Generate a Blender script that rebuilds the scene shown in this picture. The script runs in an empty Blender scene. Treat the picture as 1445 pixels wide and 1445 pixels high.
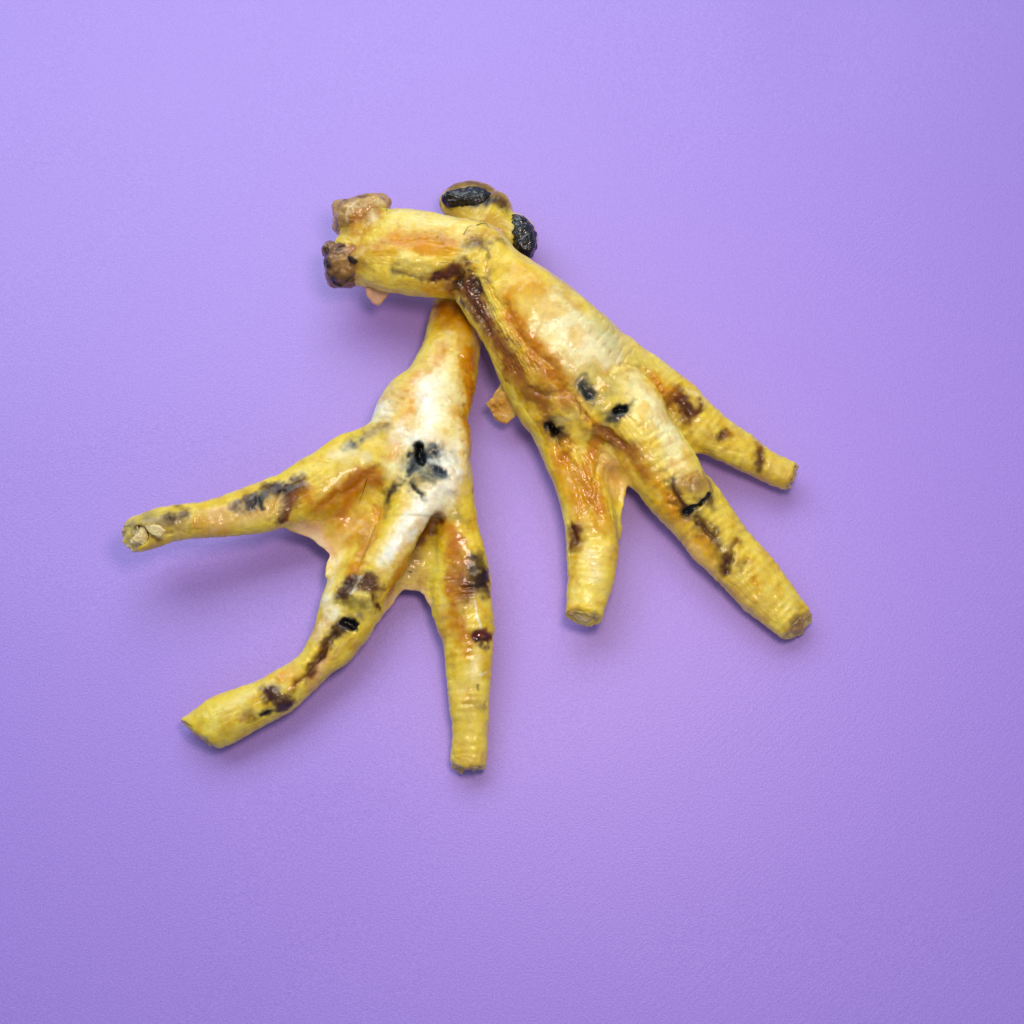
import bpy, math, numpy as np
from mathutils import Vector, noise as mnoise
from mathutils.bvhtree import BVHTree

# ------------------------------------------------------------------ camera, light
S = 0.00018            # metres per modelling unit (the feet are modelled in small units, about 0.18 mm)
TILT = math.radians(14.0)
DIST = 1985.0
FOV = 2 * math.atan(722.5 / DIST)
scene = bpy.context.scene
COL = scene.collection

cam_d = bpy.data.cameras.new("camera")
cam = bpy.data.objects.new("camera", cam_d); COL.objects.link(cam)
cam.location = (0, -DIST * S * math.sin(TILT), DIST * S * math.cos(TILT))
cam.rotation_euler = (TILT, 0, 0)
cam_d.sensor_fit = 'HORIZONTAL'; cam_d.angle = FOV
cam_d.clip_start = 0.005; cam_d.clip_end = 10
scene.camera = cam

world = bpy.data.worlds.new("World"); scene.world = world; world.use_nodes = True
bg = world.node_tree.nodes["Background"]
bg.inputs[0].default_value = (0.72, 0.86, 1.0, 1); bg.inputs[1].default_value = 0.35


def area(name, loc, target, sx, sy, power, colr):
    l = bpy.data.lights.new(name, 'AREA'); l.shape = 'RECTANGLE'; l.size = sx; l.size_y = sy
    l.energy = power; l.color = colr
    o = bpy.data.objects.new(name, l); COL.objects.link(o); o.location = loc
    d = Vector(target) - Vector(loc); o.rotation_euler = d.to_track_quat('-Z', 'Y').to_euler()
    return o


area("window_light", (-0.18, 0.47, 0.60), (0, 0.02, 0), 0.90, 0.42, 4.7, (0.90, 0.97, 1.0))
area("room_lamp", (0.035, 0.0, 0.27), (0.0, -0.01, 0), 0.06, 0.06, 0.32, (1.0, 0.74, 0.60))

scene.view_settings.view_transform = 'Standard'
scene.view_settings.look = 'None'
scene.view_settings.exposure = 0.0
scene.view_settings.gamma = 1.0
scene.render.engine = 'CYCLES'
scene.cycles.use_denoising = True
scene.cycles.max_bounces = 8

# ------------------------------------------------------------------ helpers
CT, ST = math.cos(TILT), math.sin(TILT)
CAMP = np.array([0, -DIST * ST, DIST * CT])


def ray(px, py):
    dx, dy = (px - 722.5) / DIST, -(py - 722.5) / DIST
    return np.array([dx, dy * CT + ST, dy * ST - CT])


def at(px, py, z):
    d = ray(px, py); t = (z - CAMP[2]) / d[2]
    return CAMP + d * t


def srgb(r, g, b):
    c = np.array([r, g, b], float) / 255
    return np.where(c <= 0.04045, c / 12.92, ((c + 0.055) / 1.055) ** 2.4)


def _hash(ix, iy, iz, seed):
    h = (ix.astype(np.uint32) * np.uint32(374761393) + iy.astype(np.uint32) * np.uint32(668265263)
         + iz.astype(np.uint32) * np.uint32(2147483647) + np.uint32(seed * 974711 + 12345))
    h = (h ^ (h >> np.uint32(13))) * np.uint32(1274126177)
    h = (h ^ (h >> np.uint32(15))) * np.uint32(2246822519)
    h = h ^ (h >> np.uint32(16))
    return h.astype(np.float32) / np.float32(4294967295.0)


def vnoise(P, scale, seed=0):
    """value noise in [-1, 1]"""
    q = P / scale + 1000.0
    i = np.floor(q).astype(np.int64); f = (q - i).astype(np.float32)
    f = f * f * f * (f * (f * 6 - 15) + 10)
    r = 0
    for dx in (0, 1):
        wx = f[:, 0] if dx else 1 - f[:, 0]
        for dy in (0, 1):
            wy = f[:, 1] if dy else 1 - f[:, 1]
            for dz in (0, 1):
                wz = f[:, 2] if dz else 1 - f[:, 2]
                r = r + wx * wy * wz * _hash(i[:, 0] + dx, i[:, 1] + dy, i[:, 2] + dz, seed)
    return r * 2 - 1


def fbm(P, scale, seed=0, n=3):
    r = 0; a = 1.0; t = 0
    for k in range(n):
        r = r + a * vnoise(P, scale / 2 ** k, seed + 17 * k); t += a; a *= 0.5
    return r / t * 1.35


def sstep(a, b, x):
    t = np.clip((x - a) / (b - a), 0, 1)
    return t * t * (3 - 2 * t)


def smin(a, b, k):
    h = np.maximum(k - np.abs(a - b), 0) / k
    return np.minimum(a, b) - h * h * k * 0.25


def catmull(C, step=4.0):
    C = np.asarray(C, float)
    P = np.vstack([2 * C[0] - C[1], C, 2 * C[-1] - C[-2]])
    out = []
    for i in range(1, len(P) - 2):
        p0, p1, p2, p3 = P[i - 1], P[i], P[i + 1], P[i + 2]
        n = max(2, int(np.linalg.norm(p2[:2] - p1[:2]) / step))
        for t in np.linspace(0, 1, n, endpoint=False):
            out.append(0.5 * ((2 * p1) + (-p0 + p2) * t + (2 * p0 - 5 * p1 + 4 * p2 - p3) * t * t
                              + (-p0 + 3 * p1 - 3 * p2 + p3) * t ** 3))
    out.append(P[-2])
    return np.array(out)


class Tube:
    """limb of elliptical section along a bent centre line; ctrl rows: px, py, z, half width, half height"""
    def __init__(s, ctrl, k=12, cut=False, cut_tilt=0.0, cut_skew=0.0, p=2.2, rings=0.0, rfrom=0.0, period=12.0):
        rows = []
        for px, py, z, hw, hh in ctrl:
            w = at(px, py, z); sc = 1 - z / DIST
            rows.append([w[0], w[1], z, hw * sc, hh])
        s.c = catmull(rows); s.k = k; s.cut = cut; s.p = p; s.rings = rings; s.rfrom = rfrom; s.period = period
        s.ct = cut_tilt; s.sk = cut_skew
        d = np.diff(s.c[:, :2], axis=0); L = np.hypot(d[:, 0], d[:, 1]); s.L = L; s.cum = np.concatenate([[0], np.cumsum(L)])
        s.total = s.cum[-1]
        s.t0 = d[0] / L[0]; s.t1 = d[-1] / L[-1]
        m = s.c[:, 3].max() + 22; mh = s.c[:, 4].max() + 16
        s.lo = np.array([s.c[:, 0].min() - m, s.c[:, 1].min() - m, s.c[:, 2].min() - mh])
        s.hi = np.array([s.c[:, 0].max() + m, s.c[:, 1].max() + m, s.c[:, 2].max() + mh])

    def near(s, XY):
        """nearest point of the centre line in plan: arc, lateral u, overshoot a, z, hw, hh"""
        n = len(XY); best = np.full(n, 1e18); bi = np.zeros(n, int); bt = np.zeros(n)
        A = s.c[:-1, :2]; D = np.diff(s.c[:, :2], axis=0)
        for i in range(len(A)):
            v = XY - A[i]; t = np.clip((v @ D[i]) / (s.L[i] ** 2), 0, 1)
            q = v - t[:, None] * D[i]; d2 = (q * q).sum(1)
            m = d2 < best; best[m] = d2[m]; bi[m] = i; bt[m] = t[m]
        a, b = s.c[bi], s.c[bi + 1]; q = a + (b - a) * bt[:, None]
        T = D[bi] / s.L[bi][:, None]
        v = XY - q[:, :2]
        u = T[:, 0] * v[:, 1] - T[:, 1] * v[:, 0]
        over = (v * T).sum(1)
        first = (bi == 0) & (bt <= 0); last = (bi == len(A) - 1) & (bt >= 1)
        a0 = np.where(first, -over, 0); a1 = np.where(last, over, 0)
        dd = np.sqrt(best)
        u = np.where(first | last, u, np.sign(u) * dd)
        # signed axial position past the end plane
        e = ((XY - s.c[-1, :2]) * s.t1).sum(1)
        ul = s.t1[0] * (XY - s.c[-1, :2])[:, 1] - s.t1[1] * (XY - s.c[-1, :2])[:, 0]
        arc = s.cum[bi] + bt * s.L[bi]
        return arc, u, np.maximum(a0, 0), np.maximum(a1, 0), q[:, 2], q[:, 3], q[:, 4], e, ul, last

    def field(s, n, Z):
        arc, u, a0, a1, zc, hw, hh, e, ul, last = n
        sh = lambda x: x[..., None] if Z.ndim > arc.ndim else x
        if s.rings:
            amp = s.rings * np.clip((arc - s.rfrom) / 25, 0, 1) * np.sin(arc * 2 * math.pi / s.period + 1.9 * np.sin(arc * 0.083) + 0.8 * np.sin(arc * .031 + u * .05)) * (0.35 + 0.65 * np.sin(arc * 0.047 + u * .06) ** 2) * 0.6
            hw = hw + amp; hh = hh + amp
        v = (Z - sh(zc)) / sh(hh)
        ax = a0 if s.cut else np.maximum(a0, a1)
        r = (np.abs(sh(u / hw)) ** s.p + np.abs(v) ** s.p + np.abs(sh(ax / np.minimum(hw, 40))) ** s.p) ** (1 / s.p)
        f = (r - 1) * sh(np.minimum(hw, hh))
        if s.cut:
            pl = sh(e + s.sk * ul) * math.cos(s.ct) + (Z - s.c[-1, 2]) * math.sin(s.ct)
            pl = pl + sh(1.2 * np.sin(ul * .21 + s.total) + .6 * np.sin(ul * .53)) + .7 * np.sin(Z * .33 + s.total * 2)
            pl = np.where(sh(np.abs(u) < 90) & sh(arc > s.total - 60), pl, -99.0)
            f = -smin(-f, -pl, 6.0)
        return f


class Sheet:
    """thin web of skin: outline rows px, py, z; half thickness t"""
    def __init__(s, ctrl, t=4.0, k=12, wave=2.0):
        s.p = np.array([at(*r) for r in ctrl]); s.t = t; s.k = k; s.wave = wave
        s.lo = s.p.min(0) - 25; s.hi = s.p.max(0) + 25

    def near(s, XY):
        P = s.p; n = len(P)
        d = np.full(len(XY), 1e18); inside = np.zeros(len(XY), bool)
        wsum = 0; zsum = 0
        for i in range(n):
            a, b = P[i, :2], P[(i + 1) % n, :2]; e = b - a
            v = XY - a; t = np.clip((v @ e) / (e @ e), 0, 1); q = v - t[:, None] * e
            dd = (q * q).sum(1); d = np.minimum(d, dd)
            za = P[i, 2] + t * (P[(i + 1) % n, 2] - P[i, 2]); w = np.sqrt(e @ e) / (dd + 60.0) ** 1.2
            wsum = wsum + w; zsum = zsum + w * za
            c = ((a[1] > XY[:, 1]) != (b[1] > XY[:, 1]))
            xi = a[0] + (XY[:, 1] - a[1]) / np.where(abs(e[1]) < 1e-9, 1e-9, e[1]) * e[0]
            inside ^= c & (XY[:, 0] < xi)
        d = np.sqrt(d); d = np.where(inside, -d, d)
        X3 = np.c_[XY, np.zeros(len(XY))]
        z = zsum / wsum + s.wave * vnoise(X3, 22, 5)
        d = d + 1.6 * vnoise(X3, 9, 9)
        return d, z

    def field(s, n, Z):
        d, z = n
        sh = lambda x: x[..., None] if Z.ndim > d.ndim else x
        a = np.abs(Z - sh(z)) - s.t
        dd = np.broadcast_to(sh(d + 2), a.shape)
        return np.minimum(np.maximum(a, dd), 0) + np.sqrt(np.maximum(a, 0) ** 2 + np.maximum(dd, 0) ** 2) - 1.5


class Blob:
    """ellipsoid turned by angle in plan"""
    def __init__(s, px, py, z, rx, ry, rz, ang=0, k=8):
        s.c = at(px, py, z); s.r = np.array([rx, ry, rz], float); a = math.radians(-ang)
        s.R = np.array([[math.cos(a), math.sin(a)], [-math.sin(a), math.cos(a)]]); s.k = k
        m = max(rx, ry) + 16
        s.lo = s.c - [m, m, rz + 16]; s.hi = s.c + [m, m, rz + 16]

    def near(s, XY):
        return ((XY - s.c[:2]) @ s.R.T) / s.r[:2]

    def field(s, n, Z):
        q = (n * n).sum(-1); q = q[..., None] if Z.ndim > q.ndim else q
        return (np.sqrt(q + ((Z - s.c[2]) / s.r[2]) ** 2) - 1) * s.r.min()


def build_sdf(prims, h, subtract=(), lift=0.6, nz=(1.6, 34), extra=None):
    lo = np.min([p.lo for p in prims], axis=0); hi = np.max([p.hi for p in prims], axis=0)
    lo[2] = max(lo[2], -h * 2)
    n = np.ceil((hi - lo) / h).astype(int) + 2
    ax = [lo[i] + h * np.arange(n[i]) for i in range(3)]
    F = np.full(n, 30.0, np.float32)

    def sub(p):
        i0 = np.clip(np.floor((p.lo - lo) / h).astype(int), 0, n - 1); i1 = np.clip(np.ceil((p.hi - lo) / h).astype(int) + 1, 0, n)
        X, Y = np.meshgrid(ax[0][i0[0]:i1[0]], ax[1][i0[1]:i1[1]], indexing='ij')
        nr = p.near(np.c_[X.ravel(), Y.ravel()])
        rs = lambda v: v.reshape(X.shape + v.shape[1:])
        nr = tuple(rs(v) for v in nr) if isinstance(nr, tuple) else rs(nr)
        Z = ax[2][i0[2]:i1[2]][None, None, :]
        if isinstance(p, Blob):
            f = p.field(nr, Z)
        else:
            f = p.field(nr, np.broadcast_to(Z, X.shape + (Z.shape[2],)))
        return tuple(slice(a, b) for a, b in zip(i0, i1)), f.astype(np.float32)
    for p in prims:
        sl, f = sub(p)
        F[sl] = smin(F[sl], f, p.k)
    for p in subtract:
        sl, f = sub(p)
        F[sl] = -smin(-F[sl], f, p.k)
    # flat contact with the paper
    gz = (lift - ax[2])[None, None, :].astype(np.float32)
    F = -smin(-F, np.broadcast_to(-gz, F.shape), 4.0)
    # surface nets
    inside = F < 0
    c = [inside[i:n[0] - 1 + i, j:n[1] - 1 + j, k:n[2] - 1 + k] for i in (0, 1) for j in (0, 1) for k in (0, 1)]
    cnt = np.zeros(c[0].shape, np.uint8)
    for x in c:
        cnt += x
    act = np.argwhere((cnt > 0) & (cnt < 8))
    idx = np.full(cnt.shape, -1, np.int32); idx[tuple(act.T)] = np.arange(len(act))
    corner = [(i, j, k) for i in (0, 1) for j in (0, 1) for k in (0, 1)]
    V = {cc: F[act[:, 0] + cc[0], act[:, 1] + cc[1], act[:, 2] + cc[2]] for cc in corner}
    acc = np.zeros((len(act), 3)); wn = np.zeros(len(act))
    for a in corner:
        for d in range(3):
            if a[d] == 0:
                b = list(a); b[d] = 1; b = tuple(b)
                fa, fb = V[a], V[b]; m = (fa < 0) != (fb < 0)
                t = np.where(m, fa / np.where(m, fa - fb, 1), 0)
                pt = np.tile(np.array(a, float), (len(act), 1)); pt[:, d] = t
                acc[m] += pt[m]; wn[m] += 1
    P = (act + acc / wn[:, None]) * h + lo
    quads = []
    for d in range(3):
        o1, o2 = (d + 1) % 3, (d + 2) % 3
        sl0 = [slice(None)] * 3; sl1 = [slice(None)] * 3
        sl0[d] = slice(0, -1); sl1[d] = slice(1, None)
        A, B = inside[tuple(sl0)], inside[tuple(sl1)]
        e = np.argwhere(A != B); flip = A[tuple(e.T)]
        ok = (e[:, o1] > 0) & (e[:, o2] > 0) & (e[:, o1] < n[o1] - 1) & (e[:, o2] < n[o2] - 1)
        e = e[ok]; flip = flip[ok]

        def cell(da, db):
            q = e.copy(); q[:, o1] -= da; q[:, o2] -= db
            return idx[tuple(q.T)]
        q = np.stack([cell(1, 1), cell(0, 1), cell(0, 0), cell(1, 0)], 1)
        q[~flip] = q[~flip][:, ::-1]
        quads.append(q)
    Q = np.vstack(quads)
    Q = Q[(Q >= 0).all(1)]
    return P, Q


def smooth(P, Q, it=2, lam=0.5):
    E = np.vstack([Q[:, [0, 1]], Q[:, [1, 2]], Q[:, [2, 3]], Q[:, [3, 0]]])
    n = len(P); deg = np.bincount(E[:, 0], minlength=n) + np.bincount(E[:, 1], minlength=n)
    deg = np.maximum(deg, 1)
    for _ in range(it):
        acc = np.stack([np.bincount(E[:, 0], P[E[:, 1], d], n) + np.bincount(E[:, 1], P[E[:, 0], d], n) for d in range(3)], 1) / deg[:, None]
        P = P + lam * (acc - P)
    return P


def normals(P, Q):
    fn = np.cross(P[Q[:, 2]] - P[Q[:, 0]], P[Q[:, 3]] - P[Q[:, 1]])
    N = np.stack([sum(np.bincount(Q[:, j], fn[:, d], len(P)) for j in range(4)) for d in range(3)], 1)
    return N / np.maximum(np.linalg.norm(N, axis=1), 1e-12)[:, None]


class Surf:
    """dense surface that can be dented and stained before it becomes a mesh"""
    def __init__(s, P, Q, base, tubes=()):
        s.P, s.Q = P, Q; s.N = normals(P, Q)
        s.P0 = P.copy()
        s.C = np.tile(srgb(*base), (len(P), 1)); s.G = np.zeros(len(P))
        s.bvh = BVHTree.FromPolygons([tuple(p) for p in P], [tuple(int(i) for i in q) for q in Q])
        w = np.c_[vnoise(P, 14, 1), vnoise(P, 14, 2), vnoise(P, 14, 3)]
        w2 = np.c_[vnoise(P, 5, 4), vnoise(P, 5, 5), vnoise(P, 5, 6)]
        w3 = np.c_[vnoise(P, 30, 7), vnoise(P, 30, 8), vnoise(P, 30, 10)]
        s.W = P + 5.0 * w + 3.2 * w2 + 5.0 * w3
        s.Wl = P + 2.2 * w + 1.8 * w2
        s.br = 0.5 + 0.5 * (0.5 * fbm(P, 9, 21, 3) + 0.5 * fbm(P, 24, 22, 2))
        s.st = None
        if tubes:
            bf = np.full(len(P), 1e9); s.arc = np.zeros(len(P)); s.u = np.zeros(len(P))
            for i, t in enumerate(tubes):
                m = ((P > t.lo) & (P < t.hi)).all(1)
                nr = t.near(P[m][:, :2]); f = t.field(nr, P[m][:, 2])
                better = f < bf[m]; ids = np.where(m)[0][better]
                bf[ids] = f[better]; s.arc[ids] = nr[0][better] + 1000 * i; s.u[ids] = nr[1][better]
            st = np.c_[s.arc / 40, (s.u) / 7.0, P[:, 2] / 9.0]
            s.st = st

    def hit(s, px, py):
        d = ray(px, py)
        loc, nrm, i, dist = s.bvh.ray_cast(Vector(CAMP), Vector(d).normalized())
        if loc is None:
            loc, nrm, i, dist = s.bvh.find_nearest(Vector(at(px, py, 40)))
        return np.array(loc)

    def dist(s, pts, r, P):
        H = np.array([s.hit(*p) for p in pts])
        lo, hi = H.min(0) - r * 1.5 - 8, H.max(0) + r * 1.5 + 8
        m = np.where(((P > lo) & (P < hi)).all(1))[0]
        X = P[m]
        d = np.full(len(m), 1e9)
        if len(H) == 1:
            d = np.linalg.norm(X - H[0], axis=1)
        for a, b in zip(H[:-1], H[1:]):
            e = b - a; ee = max(e @ e, 1e-9)
            t = np.clip(((X - a) @ e) / ee, 0, 1)
            d = np.minimum(d, np.linalg.norm(X - a - t[:, None] * e, axis=1))
        return m, d

    def stain(s, colr, a, r, pts, soft=0.85, brk=0.4, tight=False, gloss=None):
        r = r * (1.2 if tight else 1.55)
        m, d = s.dist(pts, r, s.Wl if tight else s.W)
        k = (1 - sstep(1 - soft, 1.0, d / r)) if tight else np.exp(-3.0 * (d / r) ** 2) * (1 - sstep(.8, 1.0, d / r))
        k = k * a
        if brk:
            k = np.clip(k * (1 - brk) + k * brk * 2.2 * s.br[m] , 0, 1)
        s.C[m] += (srgb(*colr) - s.C[m]) * k[:, None]
        if gloss is not None:
            s.G[m] += (gloss - s.G[m]) * k

    def dent(s, depth, r, pts, tight=True):
        m, d = s.dist(pts, r, s.Wl if tight else s.P0)
        s.P[m] += s.N[m] * (depth * np.exp(-(d / r) ** 2 * 2.0))[:, None]

    def relief(s, amp, scale, seed, n=2, mask=None):
        k = fbm(s.P0, scale, seed, n) * amp
        if mask is not None:
            k = k * mask
        s.P += s.N * k[:, None]

    def mesh(s, name, mat, origin, parent=None, depth=1.0):
        me = bpy.data.meshes.new(name)
        P = (s.P - origin) * S
        if depth != 1:
            s.C = .76 * np.power(np.maximum(s.C, 0) / .76, depth)
            s.C[:, 1] *= 1.02 + .19 * (1 - np.clip(s.C[:, 2] / np.maximum(s.C[:, 0], 1e-4) / .3, 0, 1)) * sstep(.12, .4, s.C[:, 0]); s.C[:, 2] *= .78 + .52 * np.clip(s.C[:, 2] / np.maximum(s.C[:, 0], 1e-4), 0, .7)
        n = len(P); q = len(s.Q)
        me.vertices.add(n); me.vertices.foreach_set("co", P.astype(np.float32).ravel())
        me.loops.add(q * 4); me.loops.foreach_set("vertex_index", s.Q.astype(np.int32).ravel())
        me.polygons.add(q); me.polygons.foreach_set("loop_start", np.arange(0, q * 4, 4, dtype=np.int32))
        me.update(calc_edges=True)
        me.polygons.foreach_set("use_smooth", np.ones(q, bool))
        at_ = me.color_attributes.new("stain", 'FLOAT_COLOR', 'POINT')
        at_.data.foreach_set("color", np.c_[np.clip(s.C, 0, 1), np.ones(n)].astype(np.float32).ravel())
        g = me.attributes.new("wet", 'FLOAT', 'POINT'); g.data.foreach_set("value", s.G.astype(np.float32))
        me.materials.append(mat)
        o = bpy.data.objects.new(name, me); COL.objects.link(o)
        if parent:
            o.parent = parent
        else:
            o.location = origin * S
        return o


def folds(f, seed):
    """dried skin: lengthwise tendon folds, crosswise wrinkles, each only in patches"""
    m1 = sstep(-.2, .5, fbm(f.P0, 60, seed, 2)); m2 = sstep(-.1, .5, fbm(f.P0, 45, seed + 1, 2))
    a = np.c_[f.arc / 46, f.u / 8.0, f.P0[:, 2] / 12]
    r1 = 1 - np.abs(fbm(a, 1.0, seed + 2, 3)); f.P -= f.N * (0.8 * sstep(.78, 1.0, r1) * m1)[:, None]
    b2 = np.c_[f.arc / 7.0 + .8 * vnoise(f.P0, 16, seed + 3), f.u / 30, f.P0[:, 2] / 30]
    r2 = 1 - np.abs(fbm(b2, 1.0, seed + 4, 2)); f.P -= f.N * (0.65 * sstep(.75, 1.0, r2) * m2)[:, None]
    f.crease = np.clip(sstep(.8, 1.0, r1) * m1, 0, 1)


def foot_empty(origin, label):
    o = bpy.data.objects.new("chicken_foot", None); COL.objects.link(o)
    o.empty_display_size = 0.01
    o.location = np.array(origin) * S
    o["label"] = label; o["category"] = "chicken foot"; o["group"] = "dried chicken feet on the purple paper"
    return o


# ------------------------------------------------------------------ materials
def nodes(m):
    m.use_nodes = True
    return m.node_tree.nodes, m.node_tree.links, m.node_tree.nodes["Principled BSDF"]


def skin_material(name, sss=0.45, rough=0.40, coat=0.35, bump=0.35, stain=True, base=None, radius=0.0016):
    m = bpy.data.materials.new(name); N, L, b = nodes(m)
    tc = N.new("ShaderNodeTexCoord")
    mp = N.new("ShaderNodeMapping"); mp.inputs['Scale'].default_value = (1 / S, 1 / S, 1 / S)
    L.new(tc.outputs['Object'], mp.inputs[0])
    if stain:
        va = N.new("ShaderNodeVertexColor"); va.layer_name = "stain"; src = va.outputs[0]
    else:
        rgb = N.new("ShaderNodeRGB"); rgb.outputs[0].default_value = (*srgb(*base), 1); src = rgb.outputs[0]
    n1 = N.new("ShaderNodeTexNoise"); n1.inputs['Scale'].default_value = 0.13; n1.inputs['Detail'].default_value = 5; n1.inputs['Roughness'].default_value = 0.65
    L.new(mp.outputs[0], n1.inputs['Vector'])
    hs = N.new("ShaderNodeHueSaturation"); L.new(src, hs.inputs['Color'])
    mr = N.new("ShaderNodeMapRange"); mr.inputs[1].default_value = 0.3; mr.inputs[2].default_value = 0.7; mr.inputs[3].default_value = 0.90; mr.inputs[4].default_value = 1.09
    L.new(n1.outputs[0], mr.inputs[0]); L.new(mr.outputs[0], hs.inputs['Value'])
    n2 = N.new("ShaderNodeTexNoise"); n2.inputs['Scale'].default_value = 0.11; n2.inputs['Detail'].default_value = 4
    L.new(mp.outputs[0], n2.inputs['Vector'])
    mr2 = N.new("ShaderNodeMapRange"); mr2.inputs[1].default_value = 0.3; mr2.inputs[2].default_value = 0.7; mr2.inputs[3].default_value = 0.97; mr2.inputs[4].default_value = 1.07
    L.new(n2.outputs[0], mr2.inputs[0]); L.new(mr2.outputs[0], hs.inputs['Saturation'])
    L.new(hs.outputs[0], b.inputs['Base Color'])
    b.inputs['Subsurface Weight'].default_value = sss
    b.inputs['Subsurface Radius'].default_value = (1.0, 0.55, 0.22)
    b.inputs['Subsurface Scale'].default_value = radius
    b.inputs['IOR'].default_value = 1.42; b.inputs['Specular IOR Level'].default_value = 0.38
    # wetness drives gloss
    n3 = N.new("ShaderNodeTexNoise"); n3.inputs['Scale'].default_value = 0.09; n3.inputs['Detail'].default_value = 3
    L.new(mp.outputs[0], n3.inputs['Vector'])
    mr3 = N.new("ShaderNodeMapRange"); mr3.inputs[1].default_value = 0.35; mr3.inputs[2].default_value = 0.65; mr3.inputs[3].default_value = rough + 0.12; mr3.inputs[4].default_value = rough - 0.08
    L.new(n3.outputs[0], mr3.inputs[0])
    if stain:
        wa = N.new("ShaderNodeAttribute"); wa.attribute_name = "wet"
        mx = N.new("ShaderNodeMix"); mx.data_type = 'FLOAT'
        L.new(wa.outputs['Fac'], mx.inputs[0]); L.new(mr3.outputs[0], mx.inputs[2]); mx.inputs[3].default_value = 0.12
        L.new(mx.outputs[0], b.inputs['Roughness'])
        ml = N.new("ShaderNodeMath"); ml.operation = 'MULTIPLY_ADD'; ml.inputs[1].default_value = 0.8; ml.inputs[2].default_value = coat
        L.new(wa.outputs['Fac'], ml.inputs[0]); L.new(ml.outputs[0], b.inputs['Coat Weight'])
    else:
        L.new(mr3.outputs[0], b.inputs['Roughness']); b.inputs['Coat Weight'].default_value = coat
    b.inputs['Coat Roughness'].default_value = 0.09
    # fine relief: pores and tiny wrinkles
    n4 = N.new("ShaderNodeTexNoise"); n4.inputs['Scale'].default_value = 0.30; n4.inputs['Detail'].default_value = 6; n4.inputs['Roughness'].default_value = 0.6
    L.new(mp.outputs[0], n4.inputs['Vector'])
    vo = N.new("ShaderNodeTexVoronoi"); vo.inputs['Scale'].default_value = 0.16; vo.feature = 'SMOOTH_F1'
    L.new(mp.outputs[0], vo.inputs['Vector'])
    ad = N.new("ShaderNodeMath"); ad.operation = 'MULTIPLY_ADD'; ad.inputs[1].default_value = 0.35
    L.new(vo.outputs['Distance'], ad.inputs[0]); L.new(n4.outputs[0], ad.inputs[2])
    bp = N.new("ShaderNodeBump"); bp.inputs['Strength'].default_value = bump; bp.inputs['Distance'].default_value = 3.0 * S
    L.new(ad.outputs[0], bp.inputs['Height']); L.new(bp.outputs[0], b.inputs['Normal'])
    return m


M_skin = skin_material("foot_skin", sss=0.75, rough=0.34, coat=0.22, bump=0.17, radius=0.0014)
M_knob = skin_material("joint_cartilage", sss=0.15, rough=0.30, coat=0.15, bump=0.5)
M_carp = skin_material("pale_cartilage", sss=0.45, rough=0.32, coat=0.25, bump=0.35)
M_cut = skin_material("cut_flesh", sss=0.45, rough=0.5, coat=0.2, bump=0.6)
M_hair = bpy.data.materials.new("feather_bristle"); _, _, b = nodes(M_hair)
b.inputs['Base Color'].default_value = (0.018, 0.012, 0.009, 1); b.inputs['Roughness'].default_value = 0.4

# paper
M_paper = bpy.data.materials.new("purple_paper"); N, L, b = nodes(M_paper)
tc = N.new("ShaderNodeTexCoord")
mp = N.new("ShaderNodeMapping"); mp.inputs['Scale'].default_value = (1 / S, 1 / S, 1 / S); L.new(tc.outputs['Object'], mp.inputs[0])
pn = N.new("ShaderNodeTexNoise"); pn.inputs['Scale'].default_value = 0.42; pn.inputs['Detail'].default_value = 5; pn.inputs['Roughness'].default_value = 0.62
L.new(mp.outputs[0], pn.inputs['Vector'])
mpf = N.new("ShaderNodeMapping"); mpf.inputs['Rotation'].default_value = (0, 0, math.radians(-42)); L.new(mp.outputs[0], mpf.inputs[0])
mpg = N.new("ShaderNodeMapping"); mpg.inputs['Scale'].default_value = (0.045, 0.26, 1); L.new(mpf.outputs[0], mpg.inputs[0])
fn = N.new("ShaderNodeTexNoise"); fn.inputs['Scale'].default_value = 1.0; fn.inputs['Detail'].default_value = 3; L.new(mpg.outputs[0], fn.inputs['Vector'])
big = N.new("ShaderNodeTexNoise"); big.inputs['Scale'].default_value = 0.004; big.inputs['Detail'].default_value = 2; L.new(mp.outputs[0], big.inputs['Vector'])
fm = N.new("ShaderNodeMapRange"); fm.inputs[1].default_value = 0.42; fm.inputs[2].default_value = 0.62; fm.inputs[3].default_value = 0.05; fm.inputs[4].default_value = 0.55
L.new(big.outputs[0], fm.inputs[0])
fmul = N.new("ShaderNodeMath"); fmul.operation = 'MULTIPLY'; L.new(fn.outputs[0], fmul.inputs[0]); L.new(fm.outputs[0], fmul.inputs[1])
fadd = N.new("ShaderNodeMath"); fadd.operation = 'ADD'; L.new(fmul.outputs[0], fadd.inputs[0]); L.new(pn.outputs[0], fadd.inputs[1])
cr = N.new("ShaderNodeValToRGB")
cr.color_ramp.elements[0].position = 0.30; cr.color_ramp.elements[0].color = (*srgb(153, 121, 218), 1)
cr.color_ramp.elements[1].position = 0.72; cr.color_ramp.elements[1].color = (*srgb(175, 143, 238), 1)
L.new(pn.outputs[0], cr.inputs[0]); L.new(cr.outputs[0], b.inputs['Base Color'])
b.inputs['Roughness'].default_value = 0.46; b.inputs['Specular IOR Level'].default_value = 0.85
b.inputs['Sheen Weight'].default_value = 0.12
bp = N.new("ShaderNodeBump"); bp.inputs['Strength'].default_value = 0.45; bp.inputs['Distance'].default_value = 1.3 * S
L.new(fadd.outputs[0], bp.inputs['Height']); L.new(bp.outputs[0], b.inputs['Normal'])

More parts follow.
